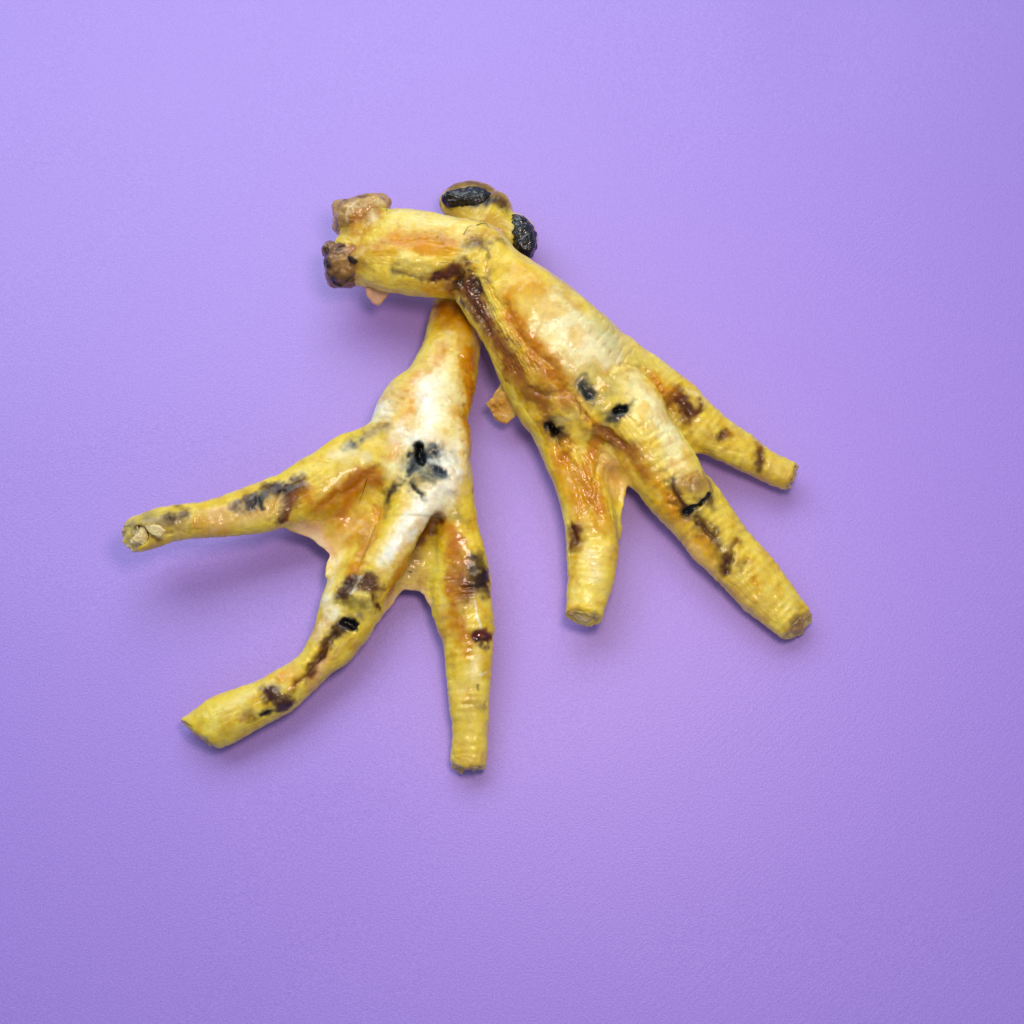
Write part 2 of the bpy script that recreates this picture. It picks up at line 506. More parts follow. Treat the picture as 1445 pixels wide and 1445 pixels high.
# ------------------------------------------------------------------ the sheet of paper
n = 130; W = 0.70
g = np.linspace(-W, W, n)
X, Y = np.meshgrid(g, g, indexing='ij')
pts = np.c_[X.ravel(), Y.ravel(), np.zeros(n * n)]
lvl = 0.0006 * vnoise(pts / S, 260, 77) + 0.0003 * vnoise(pts / S, 120, 78)
pts[:, 2] = np.minimum(lvl, 0) - 0.00005
i = np.arange(n * n).reshape(n, n)
fq = np.stack([i[:-1, :-1], i[1:, :-1], i[1:, 1:], i[:-1, 1:]], -1).reshape(-1, 4)
me = bpy.data.meshes.new("paper_sheet"); me.from_pydata(pts.tolist(), [], fq.tolist()); me.materials.append(M_paper)
for p in me.polygons:
    p.use_smooth = True
paper = bpy.data.objects.new("paper_sheet", me); COL.objects.link(paper)
md = paper.modifiers.new("thickness", 'SOLIDIFY'); md.thickness = 0.0004; md.offset = -1
paper["kind"] = "structure"; paper["label"] = "sheet of matt purple paper that both chicken feet lie on"

# palette of the dried skin (its own pigments and stains)
IVORY = (230, 210, 134); PALE = (236, 230, 186); YEL = (228, 200, 104); AMB = (206, 142, 16); DAMB = (142, 84, 14)
BRN = (104, 58, 20); DBR = (56, 30, 16); BLK = (12, 12, 14); SLATE = (84, 90, 92); GREYT = (150, 128, 104)
RED = (116, 20, 14); PINK = (230, 190, 160); OLV = (150, 130, 62); ORG = (226, 162, 84); PUR = (98, 68, 62)
TAN = (204, 164, 104); WHITE = (240, 242, 222); LEMON = (228, 206, 112)

H = 1.6
# ================================================================== foot lying underneath (toes to the lower left)
A1 = Tube([(585, 630, 54, 40, 30), (530, 648, 55, 40, 28), (480, 665, 58, 42, 27), (430, 695, 62, 42, 26), (385, 712, 68, 37, 26),
           (340, 723, 75, 33, 24), (298, 732, 82, 27, 22), (260, 737, 88, 25, 21), (224, 743, 94, 27, 23), (184, 757, 98, 25, 21)],
          cut=True, cut_tilt=math.radians(38), cut_skew=0.1, rings=0.5, rfrom=150)
A2 = Tube([(605, 665, 58, 46, 30), (575, 735, 56, 36, 30), (540, 792, 50, 36, 30), (502, 842, 44, 44, 29), (485, 880, 42, 40, 28), (467, 912, 40, 34, 26),
           (434, 948, 36, 25, 24), (397, 976, 34, 30, 25), (355, 998, 32, 31, 25), (317, 1015, 30, 34, 25), (279, 1036, 28, 30, 23)],
          cut=True, cut_tilt=math.radians(8), cut_skew=0.45, rings=0.5, rfrom=260)
A3 = Tube([(636, 680, 52, 30, 30), (645, 740, 50, 30, 28), (652, 790, 46, 35, 27), (652, 840, 42, 41, 26), (659, 885, 38, 38, 25),
           (662, 930, 34, 34, 24), (662, 980, 30, 29, 23), (663, 1030, 26, 25, 22), (661, 1083, 23, 24, 19)],
          cut=True, cut_tilt=math.radians(4), cut_skew=-0.05, rings=0.7, rfrom=120)
A_sh = Tube([(688, 310, 40, 34, 31), (668, 370, 38, 36, 32), (646, 440, 38, 38, 32), (637, 490, 42, 42, 33), (622, 540, 48, 52, 34),
             (598, 585, 54, 68, 34), (596, 640, 56, 70, 34), (604, 690, 54, 56, 30)], k=14)
A_hk = Tube([(648, 296, 38, 22, 26), (690, 316, 40, 28, 30), (722, 336, 42, 27, 28)], k=14)
A_w1 = Sheet([(560, 640, 54), (500, 680, 52), (430, 730, 54), (410, 749, 50), (438, 761, 45), (463, 784, 42), (460, 812, 42), (500, 832, 44), (560, 745, 52)], t=2.2, k=16)
A_w2 = Sheet([(600, 730, 48), (545, 830, 40), (531, 874, 36), (558, 852, 33), (563, 838, 32), (571, 831, 31), (592, 836, 31), (611, 858, 32), (622, 890, 34), (650, 840, 38), (645, 740, 44)], t=2.0, k=14)
A_pad = Blob(605, 650, 82, 44, 60, 14, 20, k=14)
A_rid = Tube([(598, 690, 76, 26, 14), (570, 745, 76, 20, 14), (540, 795, 70, 22, 13), (515, 825, 62, 24, 12)], k=12)
A_ridl = Tube([(575, 570, 78, 22, 10), (545, 620, 72, 26, 12), (490, 645, 72, 26, 12), (440, 678, 76, 24, 11)], k=14)
A_hole = Blob(592, 638, 98, 5, 12, 14, 10, k=5)
A_r1 = Blob(660, 282, 46, 43, 26, 27, -14, k=8)
A_r2 = Blob(733, 334, 46, 25, 33, 28, -14, k=8)
A_r3 = Blob(700, 292, 46, 22, 20, 27, -35, k=8)
A_prims = [A_sh, A_hk, A_r1, A_r2, A_r3, A1, A2, A3, A_w1, A_w2, A_pad, A_rid, A_ridl]
A1_hollow = Blob(196, 756, 112, 15, 13, 16, 0, k=3)
P, Q = build_sdf(A_prims, H, subtract=[A1_hollow])
P = smooth(P, Q, 2)
tubesA = [A_sh, A_hk, A1, A2, A3]
fa = Surf(P, Q, YEL, tubesA)
fa.relief(2.0, 34, 31, 2); fa.relief(0.5, 11, 33, 2)
folds(fa, 71)

# creases, holes, knobs
fa.dent(-7, 11, [(612, 735), (592, 772), (576, 812)]); fa.dent(-6, 9, [(540, 700), (522, 745), (505, 790)])
fa.dent(-4, 8, [(533, 661), (500, 690), (455, 712)]); fa.dent(-3, 7, [(560, 640), (585, 600), (600, 560)])
fa.dent(-12, 6, [(591, 628), (595, 650)]); fa.dent(-4, 5, [(612, 642), (620, 668)]); fa.dent(-7, 4, [(584, 688), (597, 699)])
fa.dent(4, 9, [(545, 690), (600, 672), (640, 690)]); fa.dent(3, 8, [(632, 640), (645, 670)])
fa.dent(-8, 6, [(486, 876), (500, 884)]); fa.dent(3, 8, [(490, 838), (520, 842)]); fa.dent(2.5, 4, [(508, 818), (500, 838)])
fa.dent(-5, 6, [(470, 895), (450, 928), (420, 965)]); fa.dent(3, 8, [(455, 905), (432, 935)]); fa.dent(-3, 5, [(372, 1010), (384, 1004)])
fa.dent(3, 7, [(385, 975), (395, 992)]); fa.dent(3.5, 8, [(396, 955)])
fa.dent(-4, 4, [(655, 830), (686, 824)]); fa.dent(3, 7, [(670, 812), (682, 808)]); fa.dent(-3, 4, [(664, 898), (692, 898)]); fa.dent(2, 5, [(672, 888)])
fa.dent(-2.5, 4, [(655, 995), (688, 992)]); fa.dent(-2, 3, [(640, 1066), (685, 1062)])
fa.dent(-3, 4, [(366, 698), (362, 712)]); fa.dent(-2.5, 5, [(400, 690), (392, 705), (380, 735)]); fa.dent(2.5, 7, [(345, 705)]); fa.dent(-2, 4, [(262, 715), (270, 740), (268, 756)])
fa.dent(3, 8, [(240, 728)]); fa.dent(-3, 5, [(218, 745), (240, 752)])
for k in range(9):   # puckered right edge of the shank
    y = 510 + k * 17; fa.dent(-2.2, 3.5, [(650 + (k % 3) * 3, y - 6), (668, y + 6)])
for k in range(7):   # fanned wrinkles on the left shoulder
    fa.dent(-1.6, 3, [(528 + 6 * k, 600 - 11 * k), (545 + 6 * k, 600 - 9 * k)])

s = fa.stain
# shank by the crossing
s(AMB, .85, 22, [(618, 440), (650, 452), (672, 462)]); s(DAMB, .7, 12, [(615, 432), (645, 434), (676, 452)])
s(AMB, .85, 15, [(650, 470), (662, 510), (660, 548)], gloss=.5); s(DAMB, .5, 7, [(668, 480), (665, 530), (664, 560)])
s(YEL, .7, 20, [(612, 475), (600, 505)]); s(IVORY, .8, 24, [(636, 490), (625, 525)])
s(PALE, .95, 34, [(612, 525), (606, 560), (618, 595)]); s(PALE, .8, 26, [(640, 560), (636, 600)])
s((226, 220, 190), .9, 30, [(540, 570), (520, 595)]); s(WHITE, .5, 15, [(545, 575), (515, 600)])
s(ORG, .75, 11, [(592, 528), (578, 575), (568, 612), (556, 642)]); s(ORG, .8, 6, [(604, 551)], tight=True); s((214, 140, 60), .7, 9, [(623, 492), (613, 512)])
s(AMB, .75, 10, [(662, 560), (660, 600), (663, 640)]); s(AMB, .5, 12, [(648, 585), (655, 625)]); s(DAMB, .6, 6, [(664, 655), (665, 690)]); s(BRN, .7, 4, [(664, 660), (665, 680)])
# pad
s(WHITE, .95, 24, [(575, 615), (600, 622), (638, 645), (632, 690), (604, 708)]); s(PALE, .85, 24, [(560, 660), (590, 660)])
s(LEMON, .7, 12, [(605, 600), (625, 612)]); s(TAN, .7, 11, [(607, 618), (622, 630)]); s(GREYT, .6, 10, [(615, 632), (628, 640)])
s((52, 66, 56), .75, 14, [(584, 644), (580, 664)]); s(SLATE, .8, 10, [(608, 640), (612, 668)]); s((60, 72, 86), .75, 7, [(618, 640), (624, 668)])
s(WHITE, .8, 5, [(612, 655), (626, 655)]); s(SLATE, .5, 9, [(606, 685), (588, 672)])
s(BLK, 1, 8, [(590, 628), (594, 648)], soft=.35, tight=True); s(BLK, .95, 4.5, [(585, 689), (597, 699)], soft=.4, tight=True); s(BLK, .6, 4, [(622, 668), (627, 672)], tight=True)
s((60, 48, 36), .7, 6, [(555, 690), (564, 684)]); s(GREYT, .8, 11, [(555, 692), (543, 710)]); s(PUR, .5, 8, [(548, 700), (540, 730)])
# left toe root and web
s(GREYT, .75, 11, [(545, 603), (515, 612)]); s(SLATE, .85, 11, [(503, 622), (497, 630)]); s((50, 58, 66), .7, 5, [(500, 620), (504, 628)]); s(PALE, .8, 14, [(520, 645), (480, 640)])
s(IVORY, .8, 16, [(500, 660), (460, 690)]); s(AMB, .85, 17, [(528, 672), (490, 690), (450, 715)], gloss=.5); s(DAMB, .75, 10, [(532, 668), (500, 685)])
s(TAN, .7, 22, [(505, 735), (480, 740)]); s(PINK, .85, 16, [(445, 750), (425, 748), (458, 775)]); s(BRN, .5, 3, [(518, 680), (508, 706)]); s(ORG, .6, 10, [(488, 715), (475, 760)])
s(LEMON, .5, 12, [(498, 720), (480, 780)])
# left toe
s(LEMON, .8, 12, [(425, 700), (432, 690)]); s(AMB, .9, 9, [(430, 690), (432, 702)], gloss=.8); s(TAN, .7, 16, [(400, 700), (330, 725), (290, 735)])
s(BRN, .85, 8, [(424, 680), (410, 705), (396, 734)]); s(DAMB, .8, 7, [(418, 700), (404, 728)]); s(DBR, .85, 7, [(395, 690), (410, 692)], tight=True); s(PUR, .8, 9, [(380, 690), (400, 684), (420, 678)])
s(DBR, .7, 6, [(388, 700), (398, 708)]); s((70, 80, 88), .9, 10, [(366, 702), (345, 710)]); s(BLK, .95, 4.5, [(368, 704), (371, 716)], soft=.4, tight=True); s(GREYT, .7, 10, [(335, 712), (350, 700)])
s(PUR, .6, 6, [(330, 715), (350, 718)]); s(LEMON, .7, 14, [(346, 736), (370, 735)]); s(IVORY, .6, 6, [(373, 708), (380, 726)]); s(AMB, .65, 14, [(287, 738), (310, 745)]); s(PINK, .5, 8, [(300, 722), (330, 715)])
s((210, 190, 140), .8, 13, [(262, 735), (255, 750)]); s(PUR, .7, 9, [(238, 726), (258, 722)]); s(GREYT, .7, 11, [(225, 735), (245, 735)]); s((170, 160, 120), .7, 14, [(195, 735), (215, 728)])
s((198, 172, 116), .7, 14, [(190, 765), (225, 760)]); s(BRN, .7, 5, [(212, 752), (222, 758)]); s((196, 176, 120), .6, 10, [(200, 742)])
# middle toe
s((250, 240, 196), .95, 22, [(598, 700), (574, 745), (552, 790)]); s(WHITE, .9, 13, [(592, 715), (568, 750), (548, 785)]); s(LEMON, .6, 12, [(545, 800), (560, 800)])
s(DAMB, .9, 13, [(615, 728), (598, 762), (580, 795)], gloss=.7); s(BRN, .8, 8, [(612, 735), (598, 760)], gloss=.7); s(AMB, .7, 10, [(575, 790), (555, 830)])
s(ORG, .8, 12, [(535, 730), (516, 775), (500, 805)]); s(DAMB, .5, 7, [(530, 740), (512, 780)]); s(PALE, .8, 14, [(478, 790), (462, 840)])
s(YEL, .7, 14, [(490, 790), (480, 815)]); s(PUR, .85, 13, [(487, 832), (498, 818)]); s(DBR, .7, 6, [(480, 840), (492, 840)]); s(BRN, .8, 9, [(518, 816), (525, 828)]); s(TAN, .6, 9, [(535, 810), (530, 830)])
s(WHITE, .9, 3.5, [(510, 814), (504, 828), (499, 838)], brk=.1, tight=True); s(OLV, .85, 11, [(492, 852), (515, 852)]); s(BRN, .85, 6, [(526, 842), (531, 856)]); s(IVORY, .7, 6, [(520, 848)])  # first stroke: white strand with its highlight painted into the colour
s((232, 230, 204), .9, 12, [(462, 845), (468, 865), (446, 895)]); s(SLATE, .6, 7, [(495, 868), (506, 868)]); s(BRN, .8, 10, [(484, 878), (468, 895)]); s(DBR, .8, 8, [(482, 876), (495, 880)])
s(BLK, 1, 6.5, [(486, 876), (500, 884)], soft=.35, tight=True); s(GREYT, .7, 8, [(468, 898), (458, 912)]); s(DAMB, .85, 8, [(456, 920), (440, 942), (420, 965)]); s(BRN, .6, 4, [(452, 926), (436, 948), (420, 966)])
s(PINK, .6, 8, [(460, 932), (440, 965)]); s(TAN, .6, 9, [(490, 905), (470, 935)]); s(AMB, .6, 8, [(428, 948), (412, 966)]); s(ORG, .8, 10, [(398, 955), (410, 945)])
s((70, 28, 26), .9, 11, [(382, 978), (398, 988)], gloss=.6); s(DBR, .8, 8, [(392, 996), (408, 994)]); s(BLK, .95, 7, [(370, 1008), (380, 1006)], tight=True); s(DAMB, .9, 9, [(352, 1014), (358, 1005)]); s(BRN, .6, 6, [(360, 1014)])
s(LEMON, .8, 26, [(345, 985), (300, 1005)]); s(IVORY, .6, 14, [(365, 972), (350, 982)]); s(AMB, .6, 6, [(318, 1026), (345, 1018)]); s((214, 190, 84), .6, 20, [(310, 1030), (290, 1020)])
# right toe and the web beside it
s(AMB, .85, 16, [(625, 745), (640, 775)], gloss=.6); s(OLV, .6, 12, [(640, 720), (655, 735)]); s(LEMON, .7, 14, [(655, 750), (662, 770)]); s(YEL, .6, 10, [(640, 740)])
s((216, 192, 140), .8, 16, [(575, 818), (588, 800), (600, 825)]); s(PINK, .5, 10, [(562, 838), (545, 860)]); s(DBR, .9, 2.5, [(582, 808)], tight=True); s(LEMON, .75, 12, [(612, 800), (620, 825)]); s(IVORY, .8, 6, [(618, 838), (622, 842)])
s(DAMB, .85, 14, [(642, 800), (652, 835)]); s(BRN, .7, 9, [(655, 832), (648, 840)]); s(DBR, .9, 11, [(672, 795), (679, 812)]); s(PUR, .8, 8, [(668, 812), (684, 816)]); s(BLK, .85, 3, [(664, 828), (676, 825), (684, 825)], tight=True)
s(GREYT, .8, 8, [(668, 835), (676, 838)]); s(DBR, .6, 6, [(685, 832), (688, 842)]); s(TAN, .8, 12, [(625, 860), (630, 900)]); s(AMB, .7, 9, [(648, 870), (651, 925)], gloss=.5); s(YEL, .8, 11, [(675, 862), (678, 880)]); s(AMB, .5, 8, [(668, 852), (684, 860)])
s(WHITE, .85, 2.2, [(669, 848), (672, 868), (676, 886)], brk=.1, tight=True); s(RED, .95, 9, [(670, 898), (682, 893), (692, 898)], gloss=.8); s((70, 14, 12), .8, 5, [(672, 902), (690, 902)]); s(GREYT, .85, 7, [(684, 912), (690, 914)]); s((80, 66, 58), .7, 4, [(685, 912)])
s(PINK, .6, 6, [(664, 908), (672, 914)]); s(PALE, .8, 14, [(668, 935), (668, 955)]); s(WHITE, .8, 2.6, [(676, 953), (686, 949)], tight=True); s(IVORY, .6, 12, [(650, 965), (648, 990)]); s(DBR, .9, 2.5, [(673, 968), (674, 974)], tight=True)
s(GREYT, .8, 7, [(670, 996), (684, 994)]); s((110, 94, 80), .7, 4, [(680, 995)]); s(LEMON, .6, 16, [(655, 1010), (660, 1040)]); s(AMB, .5, 10, [(655, 1045), (652, 1060)]); s(TAN, .6, 9, [(645, 1075), (680, 1072)])
# black hock
s((216, 190, 110), .9, 26, [(640, 296), (672, 300)]); s(TAN, .6, 14, [(700, 320), (715, 345)]); s(GREYT, .7, 8, [(632, 275), (650, 266)])
# broad soft bruises at the joints and round the pits
s((40, 48, 46), .75, 13, [(588, 630), (594, 650)]); s((70, 82, 86), .5, 20, [(584, 655), (618, 655)]); s(BLK, 1, 8, [(589, 628), (595, 649)], soft=.6, tight=True); s(BLK, .9, 4, [(582, 640), (590, 640)], tight=True)
s(DBR, .85, 13, [(670, 792), (680, 812)]); s((64, 34, 26), .7, 12, [(664, 826), (684, 830)]); s(DAMB, .7, 14, [(648, 800), (650, 850)]); s((74, 44, 18), .6, 10, [(650, 830), (640, 812)])
s((104, 14, 12), .9, 11, [(668, 896), (690, 898)], gloss=.8); s((60, 30, 30), .6, 7, [(682, 908), (690, 910)])
s((78, 48, 44), .75, 12, [(486, 836), (500, 822), (520, 824)]); s((56, 36, 22), .7, 10, [(480, 884), (466, 898)]); s(BRN, .6, 9, [(456, 918), (436, 946)]); s(DAMB, .6, 12, [(520, 745), (508, 790)])
s((66, 30, 30), .8, 13, [(384, 982), (400, 990)], gloss=.5); s((40, 24, 18), .7, 8, [(374, 1006), (400, 998)]); s(DAMB, .6, 10, [(352, 1014)])
s((70, 46, 46), .6, 12, [(380, 694), (402, 690)]); s((80, 54, 40), .6, 9, [(404, 706), (394, 732)]); s((64, 74, 84), .6, 11, [(362, 704), (346, 710)])
s(DAMB, .6, 14, [(612, 738), (590, 775)]); s((96, 52, 14), .7, 9, [(612, 732), (596, 764)], gloss=.6); s(DAMB, .5, 12, [(526, 674), (490, 692)])
s(AMB, .6, 16, [(632, 450), (664, 466)]); s(DAMB, .6, 12, [(612, 436), (650, 440), (674, 456)]); s(AMB, .6, 12, [(656, 490), (662, 540), (660, 600)])
s((238, 234, 206), .8, 22, [(606, 540), (612, 580)]); s((240, 238, 214), .8, 16, [(625, 650), (634, 690), (606, 710), (580, 745)])
s(BLK, .9, 4, [(590, 632), (582, 640), (575, 643)], tight=True); s((30, 40, 36), .85, 7, [(594, 648), (586, 660), (577, 667)], tight=True); s((40, 46, 48), .8, 5, [(596, 640), (606, 636), (613, 629)], tight=True); s((58, 68, 80), .9, 7, [(602, 646), (613, 657), (626, 668)], tight=True); s((44, 54, 66), .9, 5, [(614, 638), (620, 646)], tight=True)
s((70, 84, 84), .7, 10, [(600, 676), (618, 672)]); s(WHITE, .7, 5, [(608, 652), (622, 652), (632, 660)], tight=True); s((60, 70, 70), .7, 7, [(578, 684), (600, 702)]); s(BLK, 1, 4.6, [(586, 691), (595, 698)], soft=.9, tight=True, brk=.1); s(BLK, .8, 3, [(581, 686), (588, 692)], tight=True); s((46, 40, 34), .7, 8, [(556, 688), (548, 704)], tight=True)
s((86, 34, 40), .8, 12, [(380, 980), (396, 990), (404, 984)], gloss=.5); s((110, 20, 18), .95, 8, [(668, 898), (680, 892), (692, 898)], tight=True, gloss=.8); s((60, 14, 14), .9, 4, [(670, 903), (690, 902)], tight=True)
s((236, 208, 176), .8, 14, [(430, 752), (450, 770), (462, 790)]); s((236, 210, 176), .8, 9, [(560, 842), (572, 832), (592, 836), (608, 852)]); s((236, 210, 180), .6, 10, [(545, 862), (556, 848)])
s((226, 198, 150), .6, 16, [(400, 712), (345, 726), (300, 736)]); s((222, 204, 140), .5, 18, [(655, 960), (660, 1010), (662, 1060)]); s((230, 212, 140), .5, 20, [(350, 992), (305, 1018)])
s((236, 214, 170), .5, 12, [(500, 735), (478, 770)]); s((214, 150, 60), .6, 9, [(536, 716), (520, 760), (504, 800)])
s((92, 50, 34), .8, 9, [(426, 682), (412, 704), (398, 734)]); s((60, 38, 40), .85, 10, [(378, 692), (398, 688), (414, 684)]); s((150, 92, 30), .6, 9, [(420, 698), (406, 728)]); s((48, 56, 66), .8, 9, [(366, 702), (352, 708)]); s(BLK, .95, 4.5, [(368, 704), (371, 715)], tight=True); s((98, 70, 66), .6, 8, [(334, 712), (350, 704)])
s((92, 74, 66), .65, 9, [(236, 726), (256, 722)]); s((48, 24, 18), .85, 11, [(671, 792), (680, 812)]); s((70, 44, 40), .7, 8, [(662, 822), (684, 818)]); s((110, 64, 16), .7, 12, [(648, 812), (650, 840)]); s((190, 122, 16), .7, 11, [(640, 850), (648, 890), (652, 925)], gloss=.4); s((150, 84, 14), .6, 12, [(640, 770), (648, 800)], gloss=.4)
s((86, 50, 40), .75, 11, [(486, 834), (500, 820)]); s((96, 56, 36), .7, 9, [(520, 820), (528, 832)]); s((150, 92, 30), .6, 9, [(462, 912), (440, 945), (418, 968)]); s((84, 52, 26), .7, 7, [(474, 894), (456, 920), (438, 944)])
s((168, 138, 92), .85, 10, [(616, 292), (622, 272), (642, 260), (668, 257), (692, 268), (708, 284)]); s((104, 72, 42), .7, 8, [(694, 282), (710, 294)]); s((60, 44, 30), .7, 9, [(640, 280), (670, 278), (688, 287)]); s((150, 128, 96), .8, 7, [(742, 304), (756, 324), (760, 342), (752, 362)]); s((40, 34, 30), .8, 9, [(730, 316), (738, 345)]); s((214, 188, 110), .8, 9, [(632, 300), (662, 302), (690, 310), (708, 322)])
s((150, 120, 80), .9, 13, [(618, 290), (624, 274), (644, 262), (668, 259), (692, 268), (708, 284)]); s((84, 58, 36), .75, 11, [(692, 282), (712, 296)]); s((58, 44, 32), .8, 11, [(634, 282), (660, 276), (690, 286)]); s((120, 96, 66), .6, 8, [(640, 262), (668, 258)])
s((208, 136, 12), .75, 16, [(532, 678), (500, 700), (478, 724)], gloss=.4); s((196, 122, 14), .7, 12, [(526, 668), (492, 690), (462, 706)], gloss=.5); s((210, 146, 30), .6, 14, [(510, 730), (492, 762)]); s((204, 134, 12), .8, 13, [(634, 745), (640, 790), (640, 835)], gloss=.4); s((208, 140, 14), .7, 12, [(664, 500), (662, 550), (660, 610)])
s((236, 196, 84), .5, 12, [(655, 740), (664, 770)]); s((200, 128, 14), .6, 12, [(570, 800), (548, 838)]); s((214, 150, 34), .5, 10, [(430, 692), (440, 700)]); s((206, 140, 30), .6, 10, [(520, 735), (504, 780), (494, 806)])
s((242, 242, 222), .8, 14, [(600, 545), (608, 590), (606, 612)]); s((242, 242, 222), .85, 12, [(588, 722), (566, 756), (546, 794)]); s((232, 234, 216), .7, 14, [(532, 580), (516, 600)])
# mottling over everything: paler wax and deeper yellow pigment, streaked along each limb
fib = vnoise(fa.st, 1.0, 51) * .5 + vnoise(np.c_[fa.st[:, 0] * .5, fa.st[:, 1] * .4, fa.st[:, 2] * .4], 1.0, 52) * .5
mot = fbm(fa.P0, 18, 53, 4)


def mottle(f, fib, mot):
    a = np.clip(fib * .30 + mot * .5, -1, 1)
    pale = srgb(*PALE); deep = srgb(200, 146, 50)
    lum = f.C.mean(1); k = sstep(.12, .35, lum)
    am = sstep(.25, .75, fbm(f.P0 + 8 * np.c_[fib, fib, fib], 30, 57, 3)) * k * .32
    f.C += (srgb(224, 172, 48) - f.C) * am[:, None]; f.G = np.maximum(f.G, am * .6)
    f.C += (pale - f.C) * (np.clip(a, 0, 1) * .5 * k)[:, None]
    f.C += (f.C * (deep / pale) - f.C) * (np.clip(-a, 0, 1) * .7 * k)[:, None]
    f.G = np.clip(f.G + .25 * np.clip(-mot, 0, 1), 0, 1)


mottle(fa, fib, mot)
originA = np.array([600., -10., 0.]); originA[:2] = at(600, 700, 0)[:2]
footA = foot_empty(originA, "yellow chicken foot lying underneath, with black knobbly hock and dark blotched toes")
fa.mesh("skin", M_skin, originA, footA, depth=1.28)

# ================================================================== foot lying on top (toes to the lower right)
B_sh = Tube([(514, 340, 92, 50, 34), (540, 350, 97, 61, 42), (580, 357, 102, 65, 44), (630, 363, 108, 61, 42), (676, 368, 112, 54, 40)], k=16)
B_bd = Tube([(660, 355, 112, 40, 34), (697, 388, 112, 48, 40), (740, 437, 104, 68, 46), (785, 487, 94, 80, 48), (828, 533, 84, 84, 46), (860, 568, 76, 74, 42)], k=18)
B_cu = Tube([(655, 405, 98, 13, 26), (668, 432, 96, 18, 28), (697, 473, 88, 19, 30), (725, 522, 72, 24, 32), (758, 580, 62, 27, 30)], k=12)
B_so = Tube([(770, 530, 76, 46, 34), (815, 590, 66, 50, 30), (840, 630, 58, 40, 22)], k=16)
B1 = Tube([(772, 590, 62, 29, 28), (798, 645, 58, 31, 27), (824, 700, 58, 35, 26), (835, 750, 57, 36, 26), (835, 795, 56, 35, 25), (830, 835, 56, 31, 24), (823, 872, 57, 27, 22)],
          cut=True, cut_tilt=math.radians(16), rings=0.7, rfrom=140)
B2 = Tube([(862, 560, 80, 50, 40), (902, 608, 74, 50, 40), (930, 652, 66, 48, 38), (955, 690, 58, 47, 36), (983, 720, 50, 45, 31), (1018, 768, 42, 42, 29), (1072, 827, 34, 38, 28), (1127, 885, 29, 28, 23)],
          cut=True, cut_tilt=math.radians(24), cut_skew=-0.1, rings=0.9, rfrom=60)
B3 = Tube([(884, 500, 76, 19, 26), (922, 531, 72, 26, 28), (960, 570, 64, 32, 28), (1003, 609, 54, 30, 26), (1047, 637, 44, 27, 23), (1080, 657, 38, 23, 21), (1119, 675, 34, 21, 19)],
          cut=True, cut_tilt=math.radians(8), cut_skew=0.0, rings=0.9, rfrom=40)
B_w = Sheet([(800, 610, 60), (866, 610, 58), (905, 690, 48), (885, 684, 46), (879, 716, 44), (872, 760, 42), (845, 770, 44), (820, 690, 50)], t=2.4, k=16)
B_w3 = Sheet([(930, 540, 66), (990, 600, 52), (1010, 640, 44), (982, 640, 44), (965, 640, 48), (935, 600, 60)], t=3.5, k=12)
B_kn = Blob(976, 686, 84, 26, 23, 16, 35, k=12)
B_hk1 = Blob(524, 310, 100, 26, 27, 32, -10, k=10)
B_hk2 = Blob(508, 374, 94, 24, 28, 32, 10, k=10)
B_pl = Tube([(745, 410, 140, 34, 14), (795, 470, 128, 50, 16), (840, 520, 112, 48, 14), (885, 560, 98, 40, 14)], k=14)
notch = Blob(462, 333, 96, 17, 8, 46, 10, k=6)
slit = Blob(987, 712, 92, 21, 3.5, 14, -37, k=3)
hole = Blob(778, 605, 92, 7, 6, 16, 40, k=4)
hole2 = Blob(875, 578, 116, 7, 4, 10, -20, k=3)
B_prims = [B_sh, B_bd, B_cu, B_so, B1, B2, B3, B_w, B_w3, B_pl, B_kn, B_hk1, B_hk2]
P, Q = build_sdf(B_prims, H, subtract=[notch, slit])
P = smooth(P, Q, 2)
tubesB = [B_sh, B_bd, B_cu, B1, B2, B3]
fb = Surf(P, Q, (230, 202, 112), tubesB)
fb.relief(2.2, 36, 61, 2); fb.relief(0.55, 11, 63, 2)
folds(fb, 171)
d = fb.dent
d(-9, 9, [(650, 388), (642, 415), (640, 428)]); d(-6, 6, [(648, 395), (660, 425), (690, 468)]); d(5, 8, [(655, 400), (668, 440)]); d(-5, 8, [(668, 385), (672, 410), (690, 440)])
d(-4, 6, [(688, 325), (682, 345), (672, 365)]); d(3, 6, [(690, 312), (700, 335)]); d(-3, 5, [(660, 340), (690, 330)])
d(-6, 10, [(712, 430), (735, 480), (775, 515), (798, 550)]); d(-5, 9, [(800, 555), (840, 600), (880, 630)])
d(-4, 6, [(750, 545), (770, 560), (790, 555)]); d(3, 8, [(760, 592), (790, 580), (805, 590)]); d(-12, 6, [(775, 602), (783, 609)]); d(-6, 7, [(784, 614), (795, 645)]); d(-4, 8, [(800, 640), (820, 690), (845, 735)])
d(-4, 7, [(850, 640), (840, 680)]); d(3, 7, [(800, 560), (830, 595), (855, 618)]); d(3, 5, [(815, 565), (845, 600)])
d(-3.5, 6, [(822, 545), (835, 560)]); d(-10, 5, [(870, 578), (880, 575)]); d(-3, 4, [(885, 577), (900, 566)])
d(2.5, 9, [(900, 516), (885, 519), (870, 528)]); d(-5, 5, [(878, 515), (905, 518), (920, 530), (945, 572), (975, 635)])
